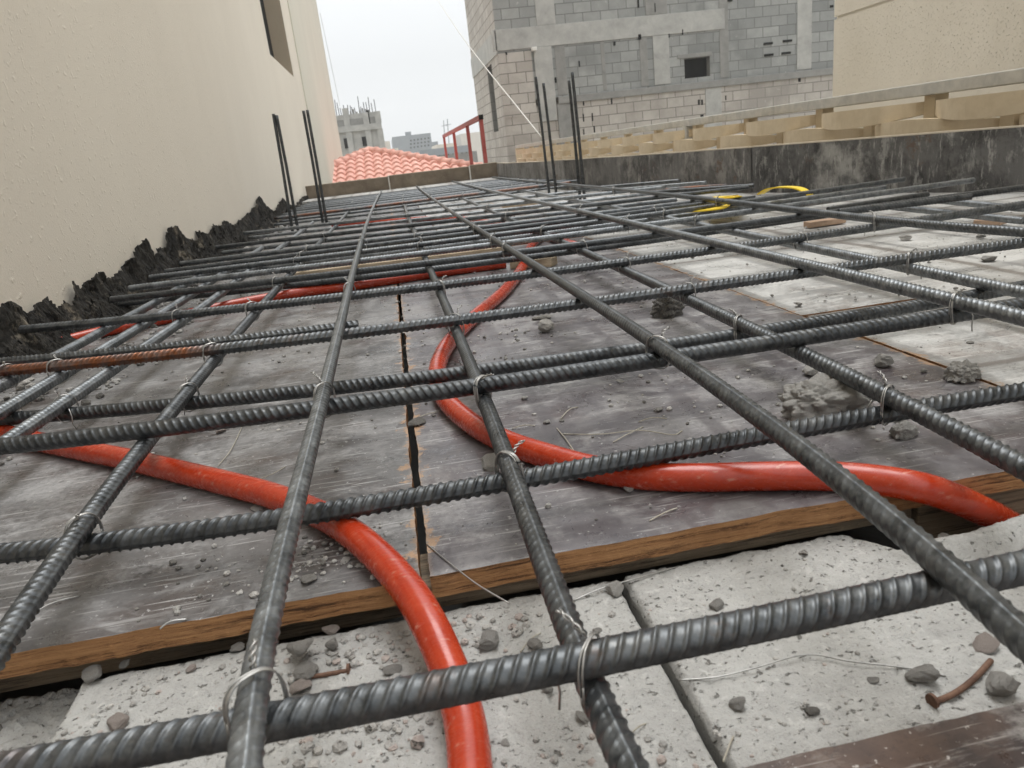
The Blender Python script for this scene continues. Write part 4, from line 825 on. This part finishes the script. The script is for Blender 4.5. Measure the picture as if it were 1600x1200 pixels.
b = MB(); b.box((wx0-.05, YB+.18, wz0-.05), (wx1+.05, YB+.3, wz1+.05)); wnd = rg(b.build('window', BLACK, gb))
b = MB(); r_ = .18
b.quad((wx0,YB,wz0),(wx0,YB+r_,wz0),(wx0,YB+r_,wz1),(wx0,YB,wz1)); b.quad((wx1,YB,wz0),(wx1,YB,wz1),(wx1,YB+r_,wz1),(wx1,YB+r_,wz0)); b.quad((wx0,YB,wz1),(wx0,YB+r_,wz1),(wx1,YB+r_,wz1),(wx1,YB,wz1)); b.quad((wx0,YB,wz0),(wx1,YB,wz0),(wx1,YB+r_,wz0),(wx0,YB+r_,wz0))
rv = b.build('window_reveal', CONC_D, wnd)
b = MB(); b.box((XC+.18, ya-.1, zb_-.1), (XC+.3, yb_+.1, za+.1)); swn = rg(b.build('slit_window', BLACK, gb))
b = MB(); b.quad((XC,yb_,zb_),(XC+.18,yb_,zb_),(XC+.18,yb_,za),(XC,yb_,za)); b.quad((XC,ya,zb_),(XC+.18,ya,zb_),(XC+.18,yb_,zb_),(XC,yb_,zb_)); b.build('slit_reveal', BRICK_G, swn)
# concrete frame
def slab(px0, px1, py, z0, z1, name, mat, proud=.02):
    b = MB(); b.box((xcol(px0, py), YB-proud, z0), (xcol(px1, py), YB-.002, z1)); rg(b.build(name, mat, gb, bevel=.006))
zb0, zb1 = pz(900, 68)[1], pz(900, 35)[1]
slab(766, 1132, 40, zb0, zb1, 'beam', CONC, .022)
b = MB(); b.box((XC-.022, YB-.022, zb0-.05), (XC-.002, YK, zb1)); rg(b.build('side_beam', CONC, gb))
slab(838, 866, 130, zl-.45, zb0-.003, 'column', CONC, .030); slab(836, 866, 10, zb1+.003, ZT, 'column', CONC, .018)
slab(1021, 1046, 95, zl+.03, zb0-.003, 'column', CONC, .017); slab(1008, 1042, 8, zb1+.003, ZT, 'column', CONC_D, .017)
slab(1245, 1268, 50, zl+.03, ZT, 'column', CONC, .017); slab(1101, 1126, 150, -4.1, zl-.145, 'column', CONC, .045)
slab(872, 903, 190, -4.1, zl-.145, 'column', CONC_D, .045); slab(1124, 1138, 60, zl+.03, zb1+.2, 'cement_strip', CONC_D, .012)
slab(1000, 1012, 95, zl+.03, zb0-.003, 'cement_strip', CONC_D, .010); slab(868, 884, 100, zl+.03, zb0-.003, 'cement_strip', CONC_D, .010); slab(940, 946, 100, zl+.03, zb0-.003, 'cement_strip', CONC_D, .008)
slab(1058, 1112, 85, wz1+.01, wz1+.09, 'lintel', CONC_D, .02)
b = MB(); b.box((xl0, YB-.07, zl-.14), (XR, YB-.002, zl)); rg(b.build('ledge', CONC_D, gb, bevel=.01))
k0 = 0
for (px, py, w, h) in [(905,100,2,9),(911,160,3,10),(1013,140,3,8),(955,158,3,10),(1001,148,2,9),(1095,135,4,8),(1091,160,3,8),(1096,160,3,8),(1096,182,5,5),(1130,132,4,9),(1173,129,3,7),(928,202,3,10),(925,183,3,12),(911,184,3,12),(911,206,2,9),(1133,153,2,7),(999,58,5,8),(1066,50,2,8),(1045,56,2,6),(1023,12,2,14),(997,5,3,14),(1248,125,4,6),(791,84,3,4),(1140,0,8,4),(1221,118,3,6),(1200,68,14,2),(1230,64,14,2),(1201,86,14,2),(1228,83,14,2),(960,68,3,6),(868,125,3,8),(1299,10,5,3)]:
    xa, za_ = pz(px-w/2, py-h/2); xb, zb2 = pz(px+w/2, py+h/2); xb = max(xb, xa+.015); b = MB(); pr_ = .075 if zb2 < zl-.2 and px > 870 else .022
    if zb2 < zl-.2: pr_ = .034 
    b.box((min(xa, xb), YB-pr_, min(za_, zb2)), (max(xa, xb), YB-.0015, max(za_, zb2))); rg(b.build('mortar_gap', BLACK, gb))
lampx, lampz = pz(833, 78); b = MB(); b.box((lampx-.05, YB-.16, lampz-.03), (lampx+.05, YB-.023, lampz+.04)); rg(b.build('wall_lamp', WHITE, gb, bevel=.01))

# ------------------------------------------------------------------ red railing
rr = empty('red_railing', (1.14, 9, -.4)); tag(rr, 'red oxide steel stair railing with four posts and a sloping view along it', 'railing')
XRr = 1.14; posts = [PX(p_, q_, XRr) for p_, q_ in ((751,184),(730,197),(709,209),(694,217))]; s_ = .022
ztop = posts[0][2]
for q in posts:
    b = MB(); b.box((XRr-s_, q[1]-s_, -.4), (XRr+s_, q[1]+s_, ztop-.021)); o = b.build('post', REDP, rr); o.location = -Vector(rr.location)
b = MB(); b.box((XRr-.025, posts[0][1]-.03, ztop-.02), (XRr+.025, posts[-1][1]+.03, ztop+.03)); o = b.build('top_rail', REDP, rr); o.location = -Vector(rr.location)
b = MB(); b.box((XRr-.027, posts[0][1]-.036, ztop-.022), (XRr+.027, posts[0][1]-.0305, ztop+.032)); o = b.build('end_cap', BLACK, rr); o.location = -Vector(rr.location)
b = MB(); b.box((.85, 8.4, -4.19), (2.2, 16, -.4)); tag(b.build('stair_landing', CONC), 'low concrete landing that carries the red railing', 'landing')

# ------------------------------------------------------------------ terracotta hip roof
ap = PY(577, 238, 13.0); apx, apz = ap[0], ap[2]
lft = PX(508, 268, XW); rt = PY(725, 262, 11.8)
hroot = empty('tiled_roof_house', (apx, 13.0, -4.2)); tag(hroot, 'salmon pink tiled hip roof of the low building beyond the deck', 'building')
yE = 10.95
def roof_z(x, y):
    zf = apz-(13.0-y)*.235; zl_ = apz-max(0, apx-x)*.52*1.0; zr_ = apz-max(0, x-apx)*.29
    return zf
def hip_x(y):                                       # half widths of the front face at depth y
    d = 13.0-y; z = apz-d*.235; return apx-d*.235/sl, apx+d*.235/sr
sl = (apz-(PY(508,268,12.2)[2]))/(apx-PY(508,268,12.2)[0]); sr = (apz-rt[2])/(rt[0]-apx)
V, Fc = [], []; TW, TL = .140, .27
ny = int((13.0-yE)/TL)
for r in range(ny):
    y1_ = 13.0-TL*r; y0_ = y1_-TL-.03; xa0, xb0 = hip_x(y1_-TL); xa, xb = hip_x(y1_)
    ncol = int((xb0-xa0)/(TW/8))+1; k0 = len(V)
    for i in range(ncol+1):
        x = xa0+(xb0-xa0)*i/ncol; c = abs(math.cos(math.pi*x/TW)); h = .045*c**.8
        # clip the upper edge of each course to the hips
        d_need = max((apx-x)*sl, (x-apx)*sr, 0)/.235; yt = min(y1_, 13.0-d_need); yt = max(yt, y0_+.001)
        V += [(x, y0_, roof_z(x, y0_)+h+.028), (x, yt, roof_z(x, yt)+h-.0), (x, y0_, roof_z(x, y0_)+h-.012), (x, y0_+.02, roof_z(x, y0_)-.03)]
    for i in range(ncol):
        a_ = k0+i*4; Fc += [[a_, a_+4, a_+5, a_+1], [a_+2, a_+6, a_+4, a_], [a_+3, a_+7, a_+6, a_+2]]
o = link('roof_tiles', mesh('roof_tiles', V, Fc, False), TILE, hroot); o.location = -Vector(hroot.location)
for s, nm in ((-1, 'left'), (1, 'right')):
    ex, ey = (hip_x(yE)[0] if s < 0 else hip_x(yE)[1]), yE; p0 = Vector((apx, 13.0, apz+.03)); p1 = Vector((ex, ey, roof_z(ex, ey)+.03)); n = 14; b = MB()
    for i in range(n):
        q0 = p0.lerp(p1, i/n); q1 = p0.lerp(p1, (i+1.15)/n); b.tube([q0, q0.lerp(q1, .5), q1+Vector((0, 0, .02))], .065+.0, 12)
    o = b.build('hip_ridge', TILE, hroot, smooth=True); o.location = -Vector(hroot.location)
# side and back slopes + wall below
eL, eR = hip_x(yE); b = MB()
zE = roof_z(0, yE); b.quad((apx,13,apz),(eL,yE,zE),(eL,15.0,zE)); b.quad((apx,13,apz),(eR,15.0,zE),(eR,yE,zE)); b.quad((apx,13,apz),(eL,15.0,zE),(eR,15.0,zE)); o = b.build('roof_sides', TILE, hroot); o.location = -Vector(hroot.location)
b = MB(); b.box((eL+.2, yE+.2, -4.19), (eR-.2, 14.8, zE-.05)); o = b.build('wall', BEIGE, hroot); o.location = -Vector(hroot.location)

# ------------------------------------------------------------------ far buildings
def far_building(name, label, p_left, p_right, Y, depth, ztop, mat, windows, extra=None, cols=None):
    x0, x1 = PY(*p_left, Y)[0], PY(*p_right, Y)[0]; root = empty(name, (x0, Y, -4.2)); tag(root, label, 'building')
    b = MB(); b.box((x0, Y, -4.19), (x1, Y+depth, ztop)); o = b.build('wall', mat, root); o.location = -Vector(root.location)
    for (a, c, d, e) in windows:
        ux0, ux1 = PY(a, (c+e)/2, Y)[0], PY(d, (c+e)/2, Y)[0]; uz0, uz1 = PY((a+d)/2, e, Y)[2], PY((a+d)/2, c, Y)[2]; b = MB(); b.box((ux0, Y-.05, uz0), (ux1, Y-.004, uz1)); o = b.build('window', BLACK, root); o.location = -Vector(root.location)
    return root, x0, x1
def addb(root, name, mat, *boxes):
    b = MB()
    for q in boxes: b.box(*q)
    o = b.build(name, mat, root); o.location = -Vector(root.location)
Yf = 34; z1f = PY(560, 177, Yf)[2]
root, x0, x1 = far_building('concrete_frame_building', 'unfinished concrete building with starter bars on its roof left of the sky gap', (522,200), (594,200), Yf, 8, z1f, CONC, [(566,213,581,228),(538,216,545,232)])
zmid = PY(560, 200, Yf)[2]
addb(root, 'floor_slab', CONC, ((x0-.1, Yf-.12, zmid-.12), (x1+.08, Yf-.002, zmid+.12)))
for q in (0, .3, .72, .99): addb(root, 'column', CONC, ((x0+(x1-x0)*q-.12, Yf-.09, -4.1), (x0+(x1-x0)*q+.12, Yf-.003, zmid-.121)), ((x0+(x1-x0)*q-.12, Yf-.09, zmid+.121), (x0+(x1-x0)*q+.12, Yf-.003, z1f+(.25 if q == .3 else 0))))
addb(root, 'infill_wall', CONC_D, ((x0+.15, Yf-.03, zmid+.121), (x1-.15, Yf-.004, z1f-.2)))
u0 = PY(575,182,Yf); addb(root, 'dark_slot', BLACK, ((u0[0]-.06, Yf-.06, u0[2]-.3), (u0[0]+.06, Yf-.031, u0[2]+.25)))
b = MB()
for i in range(16):
    x = x0+(x1-x0)*(i+.5)/16+random.uniform(-.04, .04); h = random.uniform(.25, .75); b.tube([(x, Yf+.1, z1f-.05), (x+random.uniform(-.03, .03), Yf+.1, z1f+h)], .018, 5)
o = b.build('starter_bars', REBAR, root); o.location = -Vector(root.location)
addb(root, 'parapet_blocks', CONC_D, *[((x0+.5+i*.13, Yf+.02, z1f), (x0+.5+i*.13+.06, Yf+.12, z1f+random.uniform(.05, .22))) for i in range(9)])
Yg = 110; 
wins = [(614.5+38*0, 0, 0, 0)]
wn = []
for r in range(3):
    for c in range(6):
        cx, cy = 642+c*5.5-r*.0, 219.5-c*.75+r*5.6; wn.append((cx-1.2, cy-1.3, cx+1.2, cy+1.3))
root, x0, x1 = far_building('apartment_block', 'distant blue grey block of flats with rows of small dark windows', (613,216), (673,210), Yg, 20, PY(655, 209.5, Yg)[2], FARB, wn)
u = PY(637, 208, Yg); addb(root, 'stair_tower', FARB, ((u[0]-.3, Yg+1, u[2]-1.5), (u[0]+.5, Yg+3, u[2]+.2)))
Yw = 45
def low(nm, lab, pl, pr2, Y, mat, dep=6, wins=()): return far_building(nm, lab, pl, pr2, Y, dep, PY((pl[0]+pr2[0])/2, (pl[1]+pr2[1])/2, Y)[2], mat, wins)
low('long_block_wall', 'long grey block wall between the tiled roof and the red railing', (640,247), (745,236), 38, CONC_D, .3, [(686+i*7, 242.5-i*.8, 687.5+i*7, 243.5-i*.8) for i in range(7)]+[(724,254,728,259)])
low('low_beige_house', 'low beige house roofline left of the distant block of flats', (545,240), (622,231), 42, BEIGE, 6)
low('far_beige_house', 'hazy beige house to the right of the distant block of flats', (682,226), (712,223), 90, FARC, 10, [(690,232,692,235)])
low('far_pale_house', 'hazy pale house seen between the red railing posts', (719,208), (760,206), 120, FARC, 10)
low('far_small_house', 'small hazy grey house beside the concrete frame building', (592,221), (609,221), 80, FARC, 8)
low('far_grey_house', 'hazy grey house just right of the distant block of flats', (672,222), (684,221), 130, FARB, 8)
low('far_flat_house', 'flat far roofline behind the red railing', (655,233), (735,228), 70, FARB, 6)
for (px, py, py2, Y) in ((693,188,224,150),(699,186,224,150)):
    a_, c2 = PY(px, py, Y), PY(px+2.5, py2, Y); b = MB(); b.tube([tuple(a_), tuple(c2)], .10, 6); b.tube([(a_[0]-.6,Y,a_[2]-1),(a_[0]+.6,Y,a_[2]-1)], .06, 5); tag(b.build('antenna_mast', FARB), ('left one of two thin distant masts', 'right one of two thin distant masts')[px == 699], 'mast')

# pale rope from upper left to the upright bars
pe = P(856, 284, .09); e1 = PY(848, 217, pe[1]+.0); e0 = PY(676, -12, 12.0); mid = (e0+e1)/2+np.array([0, 0, -.06])
b = MB(); b.tube(smooth_path([e0, mid, e1], 12), .005, 6); tag(b.build('rope', WHITE, smooth=True), 'pale rope slanting down across the block building to the upright bars', 'rope')
e0 = PY(500, 20, 30); e1 = PY(531, 165, 33); b = MB(); b.tube([tuple(e0), tuple(e1)], .008, 5); tag(b.build('overhead_cable', CONC), 'very thin cable in the sky beside the cream wall', 'cable')

# ------------------------------------------------------------------ haze
hz = MB(); hz.box((-120, -3, -5.5), (140, 175, 12)); o = hz.build('haze', []); tag(o, kind='stuff')
hm = bpy.data.materials.new('haze_air'); hm.use_nodes = True; t_ = hm.node_tree; t_.nodes.remove(t_.nodes['Principled BSDF']); pv = t_.nodes.new('ShaderNodeVolumePrincipled')
pv.inputs['Color'].default_value = (.93, .95, .96, 1); pv.inputs['Density'].default_value = .0018; t_.links.new(pv.outputs[0], t_.nodes['Material Output'].inputs['Volume'])
o.data.materials.append(hm); S.cycles.volume_bounces = 1; S.cycles.volume_step_rate = 4
